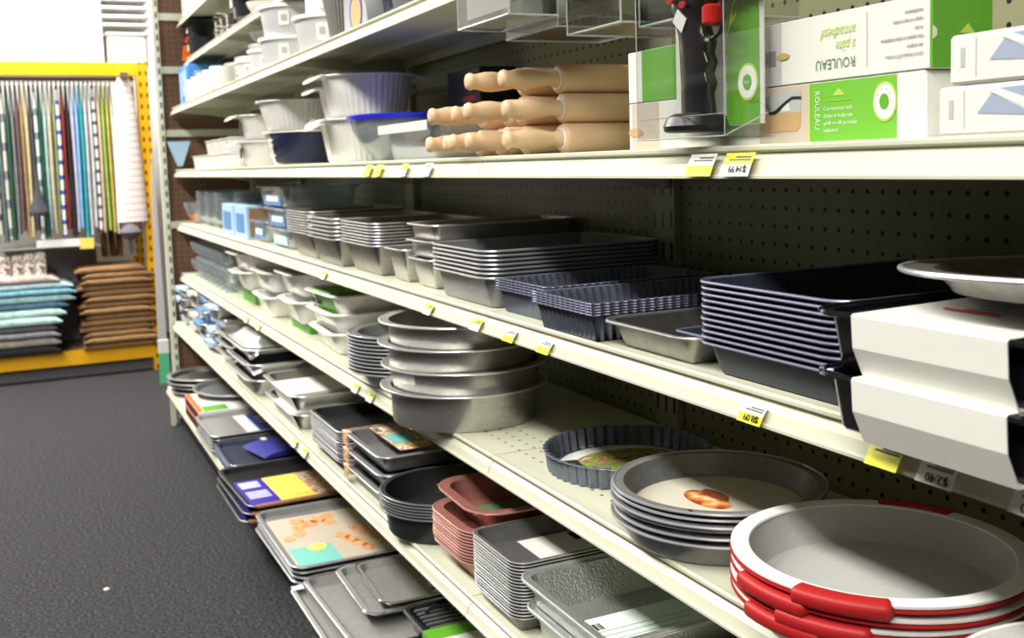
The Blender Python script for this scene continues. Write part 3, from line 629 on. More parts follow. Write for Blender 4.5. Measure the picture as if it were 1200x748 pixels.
# white insulated sheets
LG = mat('speckled_grey_steel', (.46, .46, .45), .45, .6, noise=.35, nscale=500)
t = sheet('large light steel sheet overhanging the shelf, lowest of the pale sheets', 16.5, 13.5, .5, LG, RIMM, 1.3); place(t, 80.9, 25.8, D5+.0)
for k in (3, 2): MB().box(7.2, 8.1, 5.6, 6.6, .5, .54).build('corner_patch', WPL, t, False) if k == 3 else None
t = sheet('light steel sheet with white corner, second of the pale sheets', 15.6, 12.6, .5, LG, RIMM, 1.3); place(t, 81.3, 26.6, D5+.62, .02)
t = sheet('small light steel tray near the middle of the pale sheets', 11, 9, .6, LG, CHR, 1.2, .4); place(t, 82.6, 27.2, D5+1.2, -.03)
t = sheet('small speckled steel tray on top of the pale sheets with a green printed label', 9.6, 8.4, .6, LG, CHR, 1.2, .3); place(t, 82.0, 28.3, D5+1.75, -.05)
slab('green_label', PAPG, t, [(-1.2, -.6, .12), (-4, -.6, .12), (-4, -3.6, .12), (-1.2, -3.6, .12)]); slab('green_strip', DGRN, t, [(-2.2, -.6, .15), (-2.8, -.6, .15), (-2.8, -3.6, .15), (-2.2, -3.6, .15)])
# cookie sheets
t = sheet('', 17.2, 12.2, .55, GREY, GREYR, 1.3, .35)
lb = slab('cookie_label', mat('cream_print', (.50, .43, .34), .5), t, [(6.4, 5.4, .12), (-7.6, 5.4, .12), (-7.6, -5.4, .12), (6.4, -5.4, .12)])
slab('teal_panel', TEAL, t, [(-2.6, 5.2, .15), (-7.3, 5.2, .15), (-7.3, 1.2, .15), (-2.6, 1.2, .15)]); disc('yellow_badge', YELC, t, (-3.2, 2.6, .18), .9, (0, 0, 1))
for j, (x, y, s) in enumerate([(4.8, 2.6, .9), (3.6, 1.6, .9), (4.4, .6, .9), (2.9, 2.9, .8), (3.2, -.2, .85), (5.2, -.6, .8), (1.2, 3.2, .8), (.2, 4.4, .7), (-1.2, -.4, .9), (-2.6, -.9, .9), (-4., -1.3, .9), (-5.4, -1.8, .9), (.2, -2.2, .9), (-1.4, -2.8, .9), (-3., -3.3, .9), (-4.6, -3.9, .9)]):
    disc('cookie_print', FOOD3, t, (x, y, .15), s, (0, 0, 1), ry=s*.85)
stack(t, 4, 97.6, 25.7, D5+.05, .48, 'grey cookie sheet with a cookie picture label', 'grey cookie sheets with picture label', jit=.12)
# black sheets with purple and yellow label
t = sheet('', 16.4, 12.6, .6, BLKM, DGREYR, 1.6, .4)
slab('purple_panel', PURC, t, [(3.2, 5.6, .14), (-6.8, 5.6, .14), (-6.8, 2.3, .14), (3.2, 2.3, .14)])
slab('yellow_panel', YELC, t, [(3.2, 2.3, .14), (-6.8, 2.3, .14), (-6.8, -1.5, .14), (3.2, -1.5, .14)])
slab('food_picture', FOOD1, t, [(3.2, -1.5, .14), (-6.8, -1.5, .14), (-6.8, -5.2, .14), (3.2, -5.2, .14)])
MB().box(-8.25, -7.5, -5., 5.5, .64, .67).box(-8.27, -8.22, -5., 5.5, .45, .65).build('printed_edge', mat('dark_food_print', (.3, .12, .04), .5), t, False)
for j in range(5): slab('white_print', WTAG, t, [(2.4-j*.5, 5.2, .17), (2.15-j*.5, 5.2, .17), (2.15-j*.5, 3.0, .17), (2.4-j*.5, 3.0, .17)])
text('COOKIE', 1.5, (-5.4, 1.9, .16), (0, -1, 0), (1, 0, 0), mat('brown_ink', (.25, .1, .02), .5), t, sx=.7)
for j in range(4): slab('white_print', WTAG, t, [(-1.4-j*.7, 5.2, .17), (-1.7-j*.7, 5.2, .17), (-1.7-j*.7, 2.8, .17), (-1.4-j*.7, 2.8, .17)])
for i in range(3):
    q = t if i == 2 else dup(t, (0, 0, 0)); place(q, 116.3-(2-i)*.3, 25.4-(2-i)*.3, D5+.05+i*.68, .02*i); q['label'] = 'black baking sheet with a purple and yellow label, %s of three' % ['lowest', 'middle', 'topmost'][i]; q['group'] = 'black sheets with purple label'
t = sheet('', 12.2, 12.4, .5, NAVY, NAVYR, 1.2, .35)
stack(t, 6, 131.2, 26.8, D5, .27, 'navy baking sheet between the black and blue labelled sheets', 'navy baking sheets', jit=.1)
t = thing('folded_liner', 'dark blue folded baking liner lying on the navy sheets', 'baking liner', (130.2, 28.5, D5+1.9), .2)
MB().prism([(-4, 0), (4.2, 0), (4.5, .15), (3.5, .5), (-1, .9), (-4, .4)], -3.5, 3.5, 'x').build('liner', mat('blue_fabric', (.03, .03, .25), .6), t)
MB().box(2.4, 3.5, 1.5, 2.1, .75, .85).build('white_tag', WTAG, t, False)
t = sheet('', 13.5, 12.8, .55, LG, GREYR, 1.0, .3)
slab('white_label', WPL, t, [(5.4, 1.4, .13), (-5.8, 1.4, .13), (-5.8, -.3, .13), (5.4, -.3, .13)]); slab('blue_label', mat('blue_print', (.03, .06, .35), .45), t, [(5.4, -.4, .13), (-5.8, -.4, .13), (-5.8, -4.6, .13), (5.4, -4.6, .13)])
for j in range(3): slab('white_print', WTAG, t, [(3.4-j*1.6, -1.2, .16), (2.8-j*1.6, -1.2, .16), (2.8-j*1.6, -3.6, .16), (3.4-j*1.6, -3.6, .16)])
stack(t, 5, 144.6, 26.9, D5, .5, 'steel sheet with a white and blue label', 'steel sheets with a blue label', jit=.15)
for i in range(2):
    t = thing('baking_set_box', 'red and orange printed box with white sides, %s of two under the pizza pan' % ['lower', 'upper'][i], 'box', (158.2, 27.2, D5+i*1.5), 0, 'red and orange printed boxes')
    MB().bbox(-6.6, 6.6, -6, 6.3, 0, 1.45).build('box', WPL, t, False)
    MB().box(-6.55, 6.55, 6.32, 6.36, .05, 1.4).build('red_front', REDC, t, False); MB().box(-5.4, 5.2, 6.37, 6.4, .3, 1.15).build('dark_picture', DGREY, t, False)
    MB().box(-6.5, -3.2, 2, 5.5, 1.46, 1.49).build('green_print', GRN, t, False); MB().box(-6.5, 6.5, 5.6, 6.3, 1.46, 1.49).build('red_print', ORC, t, False)
t = round_pan('pizza_pan', 'round dark pizza pan lying on the red and orange boxes', 'pizza pan', 6.6, .6, GREY, GREYR, .35, .4, .1, 64); place(t, 162, 28.4, D5+3.32, 0, (.03, -.02))
t = round_pan('round_tray', '', 'round tray', 6., .7, ALU2, RIMM, .5, .4, .1, 64)
stack(t, 4, 180.5, 26.6, D5, .75, 'round dull silver tray at the far end of the bottom shelf', 'round silver trays at the far end', jit=.3)
# ------------------------------------------------------------------ shelf with rolling pins
D1 = .32
FX, FY, UP = (-1, 0, 0), (0, 0, 1), (0, 0, 1)     # writing on a face towards the aisle, upright
t = thing('rolling_pin_box', 'white and green rolling pin box lying upright, lower of two behind the torch pack', 'box', (33.1, 27.2, D1), 0, 'rolling pin boxes')
hx, hy, H = 8.9, 1.3, 2.12
MB().bbox(-8.7, 8.9, -hy, hy, 0, H, .03).build('box', PAP, t, False)
F = lambda nm, m, x0, x1, z0, z1, o=.0, w=.015: MB().box(x0, x1, hy+o, hy+o+w, z0, z1).build(nm, m, t, False)
F('green_panel', mat('light_green_card', (.16, .47, .04), .45), -7.55, -3.4, .02, H-.02)
F('rolling_pin_picture', mat('print_beige', (.55, .47, .38), .5), -3.38, -.6, .02, H-.02); 
PW = mat('print_wood', (.52, .34, .16), .5); P_ = lambda nm, m, pts, o: MB().prism(pts, hy+o, hy+o+.012, 'y').build(nm, m, t, False)
P_('cloth_print', LGREY, [(-2.95, 1.15), (-.7, 1.15), (-.7, 1.9), (-2.95, 1.9)], .02); P_('wood_print', PW, [(-2.95, .62), (-2.75, .45), (-.9, .45), (-.65, .62), (-.65, 1.15), (-2.95, 1.15)], .02)
P_('dark_stroke', INK, [(-3.0, 1.6), (-2.5, 1.62), (-2.1, 1.4), (-1.6, 1.12), (-1.2, 1.1), (-1.2, 1.2), (-1.55, 1.25), (-2.1, 1.55), (-2.5, 1.72), (-3.0, 1.7)], .04); P_('glass_print', GREYC, [(-1.3, 1.2), (-.8, 1.2), (-.75, 1.75), (-1.2, 1.8)], .035)
P_('pale_print', PAP, [(-2.4, 1.2), (-1.9, 1.2), (-1.95, 1.4), (-2.3, 1.5)], .035)
F('edge_line', LINK, -3.46, -3.38, .02, H-.02, .02)
F('far_picture', mat('print_beige', (.55, .47, .38), .5), 6.4, 8.6, .02, H-.02); disc('wood_print', mat('print_wood', (.55, .33, .12), .5), t, (8.3, hy+.02, .8), .6, (0, 1, 0), ry=.2)
text('ROULEAU', .36, (-3.72, hy+.03, 1.82), (0, 0, -1), (-1, 0, 0), WTAG, t, sx=.85)
for j, s_ in enumerate(("C'est maintenant facile", "d'étaler de la pâte sans", "qu'elle ne colle au rouleau", "à pâtisserie!")): text(s_, .2, (-4.15, hy+.03, 1.1-j*.25), FX, UP, WTAG, t, sx=.78)
for r, m, o in ((.52, LINK, .02), (.46, WTAG, .035), (.21, GRN, .05)): disc('badge', m, t, (-7.05, hy+o, 1.25), r, (0, 1, 0), ry=r*1.25)
for a in range(10): disc('badge_dot', LGREY, t, (-7.05+.33*math.cos(a*.628), hy+.05, 1.25+.42*math.sin(a*.628)), .035, (0, 1, 0), k=8)
F('mark_line', LINK, -5.5, -4.3, 1.42, 1.44, .02)
MB().prism([(-5.2, 1.6), (-4.9, 1.85), (-4.6, 1.6)], hy+.02, hy+.03, 'y').build('mark_emblem', LINK, t, False); text('BOREAL' if 0 else '', .2, (0, 0, 0), FX, UP, LINK, t) if 0 else None
MB().box(-8.78, -8.7, -hy, hy, .05, H-.1).build('end_flap', WPL, t, False)
t = thing('rolling_pin_box', 'white and green rolling pin box lying upside down, upper of two behind the torch pack', 'box', (33.1, 27.2, D1+2.16), 0, 'rolling pin boxes'); H = 2.3
MB().bbox(-8.9, 8.9, -hy, hy, 0, H, .03).build('box', PAP, t, False)
F('green_panel', GRN, -.6, 7.7, .02, H-.02)
F('grey_shade_print', mat('print_pale', (.5, .5, .48), .5), -1.9, -.62, .02, H-.02); F('handle_print', GREYC, -1.6, -.65, .75, 1.3, .02); disc('handle_tip', mat('print_wood', (.55, .33, .12), .5), t, (-2.0, hy+.02, 1.05), .36, (0, 1, 0), ry=.13)
text('ROULEAU', .5, (-5.72, hy+.03, .72), (1, 0, 0), (0, 0, -1), GINK, t, sx=.88)
text('à pâte', .55, (-5.75, hy+.03, 1.3), (1, 0, 0), (0, 0, -1), LINK, t, shear=.35, sx=.72)
text('antiadhésif', .55, (-5.75, hy+.03, 1.78), (1, 0, 0), (0, 0, -1), LINK, t, shear=.35, sx=.72)
for j, s_ in enumerate(('• 25,4 cm Rouleau (10") 2 cm bois', '  avec poignées', '• Bois poignées et surface antiadhésive', '  en bois', '• Lavage à la main et sécher', '  immédiatement')): text(s_, .19, (-8.7, hy+.03, .55+j*.27), (1, 0, 0), (0, 0, -1), GREYC, t, sx=.62)
F('fold_line', LGREY, -6.25, -6.23, .3, 2.1, .02)
MB().box(-9.0, -8.9, -hy, hy, .02, H-.02).build('green_end', mat('mid_green_card', (.09, .33, .01), .45), t, False)
slab('end_notch', PAP, t, [(-9.01, hy, 1.3), (-9.01, hy-.16, 1.2), (-9.01, hy-.16, 1.0), (-9.01, hy, .9)], (-1, 0, 0), .02)
MB().box(-9.03, -9.01, -.9, .5, .95, .98).build('end_print', LINK, t, False); MB().prism([(-.5, 1.1), (-.2, 1.4), (.15, 1.1)], -9.03, -9.01, 'x').build('end_emblem', LINK, t, False)
t = thing('white_carton', 'white carton with small grey print, behind the green end of the rolling pin box', 'carton', (19.5, 30.2, D1)); MB().bbox(-4, 2.6, -1.4, 1.0, 0, 5.3).build('box', PAP, t, False)
MB().box(1.2, 1.9, 1.0, 1.02, 4.2, 4.9).build('blue_print', BLUEC, t, False); MB().box(-1, .9, 1.0, 1.02, 3.4, 4.8).build('grey_print', LGREY, t, False)
for i, (z, x1, lab) in enumerate(((0, 22.9, 'white box with a blue tube picture at the right edge, lower of two'), (1.47, 22.5, 'white box with a blue tube picture at the right edge, upper of two'))):
    t = thing('picture_box', lab, 'box', (x1-4.6, 25.9, D1+z), 0, 'white boxes with blue tube picture'); h = 1.43
    MB().bbox(-4.6, 4.6, -2.0, 1.1, 0, h, .09).build('box', PAP, t, False)
    q = lambda nm, m, pts, o: MB().prism(pts, 1.1+o, 1.1+o+.012, 'y').build(nm, m, t, False)
    q('blue_picture', mat('print_grey_blue', (.33, .38, .50), .4), [(3.15, .62), (2.55, 1.28), (-1, 1.38), (-3, .7), (-3, .1), (1.5, .5)], .005)
    q('light_beam', mat('print_pale_blue', (.66, .70, .74), .4), [(2.75, 1.22), (2.45, 1.3), (-.2, .35), (.4, .1)], .02); q('beam_core', PAP, [(2.68, 1.2), (2.6, 1.25), (.0, .3), (.3, .2)], .035)
    q('side_line', LGREY, [(3.62, .2), (3.6, .2), (3.6, 1.3), (3.62, 1.3)], .005); q('side_mark', LGREY, [(4.15, .5), (4.0, .5), (4.0, 1.05), (4.15, 1.05)], .005)
# butane torch in a clear blister pack with a green card
t = thing('torch_pack', 'black kitchen torch in a clear blister pack with a green card', 'blister pack', (34.6, 24.9, D1+.25))
MB().box(-3.0, 2.75, -.55, -.5, .55, 11).build('backing_card', PAP, t, False)
MB().box(-2.75, -.75, -.49, -.47, .6, 11).build('green_panel', GRN, t, False)
b = MB()
for x in (-3.05, 2.9): b.box(x, x+.02, -.7, 1.35, .1, 11)
b.box(-3.05, 2.9, 1.35, 1.37, .1, 11); b.box(-3.05, 2.9, -.7, 1.35, .08, .1); b.build('clear_shell', CLEAR, t, False)
e = mat('frosted_plastic', (.75, .8, .8), .15, 0, .6); b = MB()
for x in (-3.05, 2.9): b.tube([(x, 1.36, .1), (x, 1.36, 11)], .022, 6)
b.tube([(-3.05, 1.36, .12), (2.9, 1.36, .12)], .03, 6); b.tube([(-3.05, 1.3, .95), (2.9, 1.3, .95)], .02, 6); b.tube([(-3.05, -.6, .95), (-3.05, 1.36, .12)], .025, 6); b.build('folded_edge', e, t)
TX = -1.05
# torch body
b = MB(); R = []
for z, xl, xr, d in [(1.05, 1.95, .1, .42), (1.8, 1.9, .25, .45), (2.2, 1.9, .05, .45), (2.6, 1.92, .22, .45), (3.0, 1.95, .0, .46), (3.4, 1.95, .2, .46), (3.8, 1.98, .05, .46), (4.2, 2.0, .3, .46), (4.6, 2.15, .45, .48), (5.0, 2.4, .3, .5), (5.5, 2.6, -.2, .55), (6.0, 2.5, -.9, .55), (6.4, 2.1, -1.6, .55), (6.8, 1.6, -1.9, .5), (7.1, 1.0, -1.7, .4)]:
    c = (xl+xr)/2+TX; hw = (xl-xr)/2; R.append([(c+hw*math.copysign(abs(math.cos(2*PI*k/20))**.7, math.cos(2*PI*k/20)), .35+d*math.copysign(abs(math.sin(2*PI*k/20))**.7, math.sin(2*PI*k/20)), z) for k in range(20)])
b.loft(R); b.build('torch_body', mat('torch_black', (.015, .015, .018), .22, coat=.4), t)
MB().lathe([(1.15, .35), (1.3, .4), (1.35, .6), (1.2, .95), (.9, 1.1)], 28, o=(1.3+TX, .25, 0)).build('torch_base', BLKM, t)
MB().lathe([(.3, 0), (.34, .3), (.3, 1.1), (.22, 1.5), (.2, 2.6), (.26, 2.7)], 20, 'x', (-4.4+.0, .35, 6.55)).build('nozzle', DGREY, t) if 0 else MB().lathe([(.26, -2.9), (.3, -2.8), (.3, -2.0), (.4, -1.9), (.42, -1.2)], 20, 'x', (TX, .35, 6.3)).build('nozzle', DGREY, t)
b = MB(); b.bbox(-.55+TX, .1+TX, .1, .9, 4.35, 5.15, .1); b.build('trigger', mat('trigger_red', (.65, .02, .015), .3), t)
b = MB(); b.tube([(x+TX, .4, z) for x, z in ((.35, 4.0), (-.1, 3.9), (-.55, 4.1), (-.75, 4.6), (-.7, 5.2), (-.9, 5.8))], .09, 10); b.build('trigger_guard', BLKM, t)
disc('gas_knob', RED, t, (1.9+TX, .98, 5.55), .22, (0, 1, 0), .1, ry=.14); disc('lock_knob', RED, t, (1.05+TX, .98, 5.3), .22, (0, 1, 0), .1, ry=.14)
MB().prism([(1.95+TX, 4.75), (1.35+TX, 4.25), (1.0+TX, 4.75), (1.6+TX, 5.2)], .86, .9, 'y').build('price_sticker', WTAG, t, False)
MB().lathe([(.12, -.2), (.12, 0)], 12, 'y', (-.1+TX, .9, 3.85)).build('screw', CHR, t)
for r, m, o in ((.62, LINK, 0), (.54, WTAG, .015), (.26, GRN, .03)): disc('badge', m, t, (-2.1, -.46+o, 2.15), r, (0, 1, 0), ry=r*1.15)
text('Easy', .16, (-1.93, -.41, 2.1), FX, UP, WTAG, t)
b = MB(); b.tube([(x, -.45, z) for x, z in ((-1.0, 4.4), (-1.4, 4.8), (-1.5, 5.4), (-1.2, 5.2), (-1.1, 4.6), (-.8, 4.0))], .04, 6); b.build('card_emblem', LINK, t)
# rolling pins: barrel along the depth of the shelf, handles towards the aisle
t = thing('rolling_pin', '', 'rolling pin')
MB().lathe([(0.7, -4.), (.82, -3.93), (.88, -3.8), (.88, 4.8), (.82, 4.93), (.7, 5.)], 40, 'y', (0, 0, .9)).build('barrel', WOOD, t, True, 60)
for s, nm in ((1, 'handle'),):
    P = [(.5, 5.08), (.52, 5.2), (.42, 5.4), (.40, 5.6), (.52, 6.3), (.60, 7.0), (.58, 7.5), (.46, 8.0), (.44, 8.2), (.52, 8.45), (.44, 8.62), (.2, 8.7)]
    MB().lathe([(r, s*h) for r, h in P], 28, 'y', (0, 0, .9)).build(nm, WOOD, t, True, 60)
    MB().lathe([(.66, s*4.99), (.66, s*5.05), (.3, s*5.07)], 20, 'y', (0, 0, .9)).build('bushing', WPL, t)
names = ['bottom layer, nearest the boxes', 'bottom layer, second from the boxes', 'bottom layer, third from the boxes', 'bottom layer, fourth from the boxes', 'bottom layer, last before the glass dish', 'middle layer, nearest the boxes', 'middle layer, second from the boxes', 'middle layer, third from the boxes', 'middle layer, last before the glass dish', 'top layer, nearest the boxes', 'top layer, the farther one']
pins = [(54.2, 33.7, 0, .02), (56.6, 32.6, 0, -.04), (59.0, 32.2, 0, .05), (61.5, 33.1, 0, -.03), (64.0, 32.7, 0, .03),
        (54.4, 33.9, 1.76, -.01), (57.2, 32.5, 1.76, .05), (60.3, 33.2, 1.78, -.02), (62.9, 32.5, 1.78, .03), (54.8, 33.9, 3.5, 0), (57.6, 32.9, 3.52, .03)]
for i, (x, y, z, r) in enumerate(pins):
    q = t if i == 0 else dup(t, (0, 0, 0)); place(q, x, y, D1+z, r); q['label'] = 'beech rolling pin, '+names[i]; q['group'] = 'wooden rolling pins'
# glass loaf dish and bowl with lid
t = thing('glass_loaf_dish', 'rectangular glass dish with a white card top, left of the rolling pin handles', 'glass dish', (72.2, 29.0, D1)); dish_parts(t, eared(rr(11.2, 7.2, 1.3), 'y', 5, .4), 2.5, .3, .4, GLASS, GLASS, .1, th=.15)
MB().box(-5.2, 5.4, -3.3, 3.7, 2.6, 2.66).box(-5.2, 5.4, 3.7, 3.74, 2.0, 2.66).build('card_top', PAP, t, False)
t = bowl('glass_bowl', 'glass mixing bowl under a blue plastic lid', 'glass bowl', 4.1, 3.5, GLASS); place(t, 83, 28.9, D1)
MB().lathe([(4.2, 3.35), (4.35, 3.4), (4.35, 3.7), (4.1, 3.8), (3.9, 3.72), (1, 3.72)], 48).build('lid', BLLID, t)
def casserole(lab, a, b_, H, ears=True, tagm=None, band=False, tall=.8):
    t = thing('fluted_casserole', lab, 'casserole dish'); n = 44
    def f(d, amp=.05):
        w = amp if d > .3 else 0; return [((a-d+w*math.cos(n*2*PI*k/(n*6)))*math.cos(2*PI*k/(n*6)), (b_-d+w*math.cos(n*2*PI*k/(n*6)))*math.sin(2*PI*k/(n*6))) for k in range(n*6)]
    g = f
    dish_parts(t, g, H, .26, tall, WCER, WCER, .09, th=.17, cr=.5)
    if ears:
        for s in (1, -1):
            h = MB(); h.loft([[(x, s*(b_-.25+(y+.8)*.95), H-.02+dz-.42*max(0, y+.3)**1.5*.9) for x, y in rr(3.5-e2, 1.75-e2, .85, 6)(0)] for dz, e2 in ((-.26, .2), (-.2, 0), (-.04, 0), (.02, .16))]); hd = h.build('handle', WCER, t, True, 60)
            disc('handle_slot', GREYC, hd, (0, s*(b_+.85), H-.10), .75, (0, s*.45, 1), ry=.2, t=.05, x=(1, 0, 0))
    if tagm: MB().box(-.7, .7, b_-.38, b_-.34, H*.35, H*.75).build('black_sticker', tagm, t, False)
    return t
for i, (x, y, z, lab) in enumerate(((92.2, 29.2, 0, 'tall white fluted casserole with ear handles behind the glass bowl, lower of the front pair'), (92.2, 29.2, 3.85, 'tall white fluted casserole with ear handles behind the glass bowl, upper of the front pair'), (101.6, 31.4, 0, 'tall white fluted casserole half hidden behind the front pair, lower'), (101.6, 31.4, 3.5, 'tall white fluted casserole half hidden behind the front pair, upper'))):
    t = casserole(lab, 4.35, 4.35, 3.9, tall=.7); place(t, x, y, D1+z); t['group'] = 'tall white fluted casseroles'
t = thing('black_carton', 'black carton standing behind the blue lidded bowl', 'carton', (79.5, 34.9, D1)); MB().bbox(-3.5, 3.5, -1.6, 1.6, 0, 7.2).build('box', BLKM, t, False); MB().box(-2.5, 0, 1.6, 1.63, 4.6, 5).build('red_print', REDC, t, False)
t = casserole('white fluted oval dish with a wide navy label, under the round fluted dish', 6.2, 4.4, 3.7, False, tall=.9); place(t, 117.5, 29.4, D1)
b = MB(); R = []
for k in range(15):
    a = 1.75+k*.11; c, s = math.cos(a), math.sin(a)
    pass
R = [[((6.15-.3*zz)*math.cos(a), (4.42-.3*zz)*math.sin(a), h) for h, zz in ((.2, 3), (.5, 2.0), (3.4, .2), (3.75, -.3))] for a in [PI*.60+k*.085 for k in range(21)]]
bb = MB(); 
for r in R: bb.ring(r)
for k in range(20):
    for j in range(3): bb.f.append((k*4+j, k*4+j+1, k*4+4+j+1, k*4+4+j))
bb.build('navy_label', NVC, t)
for j, (w, z) in enumerate(((1.6, 2.7), (1.2, 2.1), (1.9, 1.0))): MB().box(-2.6-w+1.2, -1.4, 4.1-.1*j, 4.28-.12*j, z, z+.16).build('label_print', WTAG, t, False)
t = casserole('round white fluted dish on top of the oval one with the navy label', 4.9, 4.6, 3.5, False, tall=.9); place(t, 119.5, 29.4, D1+3.75)
for i in range(2):
    t = casserole('white handled casserole with a black square sticker, %s of two' % ['lower', 'upper'][i], 3.9, 3.9, 3.2, True, INK); place(t, 134.6, 29.2, D1+i*3.25); t['group'] = 'white casseroles with black stickers'
t = thing('ramekin', '', 'ramekin'); dish_parts(t, flcirc(1.9, .04, 24), 2.0, .1, .25, WCER, WCER, .06, th=.12, cr=.2)
k = 0
for i in range(8):
    for j in range(2 if i < 6 else 1):
        q = t if k == 0 else dup(t, (0, 0, 0)); place(q, 143.5+i*4.2, 27.2+j*4.1, D1); k += 1
        q['label'] = 'small white ramekin, %s row, %s from the stickered casseroles' % (['front', 'back'][j], ORD[i] if i else 'first'); q['group'] = 'small white ramekins'
for i in range(4):
    q = dup(t, (144+i*6.1, 27.6, D1+2.06), 0, 'small white ramekin resting on the front row, %s from the stickered casseroles' % ['first', 'second', 'third', 'fourth'][i], 'small white ramekins')
t = bowl('glass_bowl', 'small glass bowl standing on the ramekins near the hanging bag', 'glass bowl', 2., 2.2, GLASS); place(t, 168.8, 29.3, D1+2.1)
t = thing('hanging_bag', 'clear wedge shaped bag with a pale blue card hanging at the far end', 'bag', (187, 25.2, D1+.6)); MB().prism([(-1.9, 4.2), (1.9, 4.2), (.4, 0), (-.4, 0)], -.3, .3, 'x').build('card', LBLUE, t, False); MB().tube([(0, -1.2, 4.2), (0, -.8, 5.2), (0, .8, 5.2), (0, 1.2, 4.2)], .08, 6).build('strap', CLEAR, t)
# ------------------------------------------------------------------ shelf with the lidded tubs
DA = 10.87
def tub(lab, R, H, x, y, z):
    t = thing('lidded_tub', lab, 'storage tub', (x, y, z), 0, 'white lidded tubs'); M_ = mat('frosted_white_plastic', (.66, .68, .70), .35)
    MB().lathe([(R*.86, 0), (R*.88, .1), (R*.97, H-.5), (R*.99, H-.3), (R*.8, H-.3)], 56).build('body', M_, t); MB().lathe([(R*1.0, H-.45), (R*1.04, H-.4), (R*1.04, H-.05), (R*.98, H), (R*.3, H-.05)], 56).build('lid', WPL, t)
    s = MB(); a0 = 2.35; s.loft([[(R*(.93+o)*math.cos(a), R*(.93+o)*math.sin(a), z_) for z_, o in ((H*.3, 0), (H*.75, .04))]+[(R*(.94+o)*math.cos(a), R*(.94+o)*math.sin(a), z_) for z_, o in ((H*.75, .04), (H*.3, 0))] for a in [a0+k*.06 for k in range(6)]]); s.build('label', WTAG, t)
    q = MB(); q.loft([[(R*(.95+o)*math.cos(a), R*(.95+o)*math.sin(a), z_) for z_, o in ((H*.45, 0.01), (H*.63, .025))]+[(R*(.955+o)*math.cos(a), R*(.955+o)*math.sin(a), z_) for z_, o in ((H*.63, .025), (H*.45, .01))] for a in [a0+.08+k*.05 for k in range(4)]]); q.build('label_print', LGREY, t)
    return t
tub('white round lidded tub, lower of the stacked pair', 4.3, 3.5, 117.4, 29.4, DA); tub('white round lidded tub, upper of the stacked pair', 4.3, 3.35, 116.9, 29.4, DA+3.52); tub('white round lidded tub to the right of the stacked pair', 4.2, 3.7, 101.4, 29.3, DA)
tub('small white lidded tub left of the stacked pair', 3.0, 3.2, 126.5, 28.6, DA); tub('small white lidded tub in the far gap beside the dish stacks', 2.4, 2.6, 132.6, 27.6, DA)
t = thing('paper_bag', 'white bag with faint purple print on the right hand tub', 'bag', (100.5, 28.6, DA+3.75)); MB().bbox(-3., 3., -2, 2, 0, 3.1, .3).build('bag', WPL, t); MB().box(-2, 2, 2.02, 2.05, .8, 2.5).build('purple_print', mat('faint_purple', (.6, .55, .75), .6), t, False)
t = thing('ribbed_cup', 'grey ribbed tapered cup between the white tub and the round picture pack', 'cup', (90.3, 26.5, DA)); f = flcirc(1.9, .07, 28)
dish_parts(t, f, 4.3, .25, .75, mat('grey_silicone', (.28, .27, .25), .5), mat('grey_silicone', (.28, .27, .25), .5), .1, th=.1)
MB().lathe([(1.95, 4.2), (2.1, 4.25), (2.1, 5.2), (1.95, 5.3), (1, 5.3)], 40).build('lid', mat('grey_silicone2', (.22, .21, .2), .5), t)
t = thing('picture_pack', 'hanging style pack with a teal header and a round tan pie picture', 'pack', (84.4, 26.4, DA)); MB().bbox(-3.2, 3.2, -.7, .5, 0, 4.8).build('pack', mat('pack_grey', (.4, .42, .44), .4), t, False)
MB().box(-3.1, 3.1, .5, .54, 3.3, 4.7).build('teal_header', mat('teal_card', (.12, .5, .62), .4), t, False); disc('purple_ring', PURC, t, (-.4, .52, 1.7), 1.75, (0, 1, 0)); disc('pie_picture', mat('tan_print', (.62, .38, .16), .5), t, (-.5, .55, 1.6), 1.4, (0, 1, 0))
t = thing('printed_card', 'cream card with green print standing beside the ribbed cup', 'card', (93.8, 28.9, DA)); MB().bbox(-2.4, 2.4, -.2, .2, 0, 6).build('card', mat('cream_card', (.72, .75, .66), .5), t, False)
for i, (x, w, h) in enumerate(((77.5, 5.4, 4.4), (71.4, 5.2, 3.6), (65.2, 5.6, 3.2))):
    t = thing('bakeware_pack', 'dark blue grey wrapped bakeware pack, %s from the shelf end' % ['third', 'second', 'first'][i], 'pack', (x, 28.2, DA), 0, 'dark wrapped bakeware packs')
    dish_parts(t, rr(w, 6.4, .8), h*.5, .2, .3, mat('blue_grey_steel', (.14, .16, .2), .3, .5), GREYR, .08)
    MB().bbox(-w/2+.4, w/2-.4, -2.7, 2.6, .2, h, .2).build('wrapped_filling', mat('blue_grey_card', (.2, .22, .27), .35), t); disc('yellow_spot', YELC, t, (-.8, 2.63, h*.7), .4, (0, 1, 0))
t = bowl('white_dish', '', 'dish', 3.4, 1.5, WCER, rim=WCER)
cols_ = [(138.2, 5), (146.8, 4), (155.4, 4), (164, 3), (172.6, 3)]
for j, (x, n) in enumerate(cols_):
    q = t if j == 0 else dup(t, (0, 0, 0)); stack(q, n+1, x, 31.3, DA, .7, 'white porcelain dish, %s pile from the tubs' % ['first', 'second', 'third', 'fourth', 'fifth'][j], 'piles of white porcelain dishes', jit=.12)
t = bowl('white_bowl', 'white bowl balanced on the first pile of white dishes', 'bowl', 2.7, 1.7, WCER); place(t, 138.6, 31, DA+5.1)
t = thing('mug', '', 'mug'); MB().lathe([(1.4, 0), (1.55, .1), (1.65, 2.8), (1.6, 3.1), (1.45, 3.1), (1.4, .3)], 28).build('body', WCER, t); MB().tube([(1.5, 0, 2.5), (2.3, 0, 2.4), (2.5, 0, 1.6), (2.2, 0, .8), (1.5, 0, .6)], .17, 8).build('handle', WCER, t)
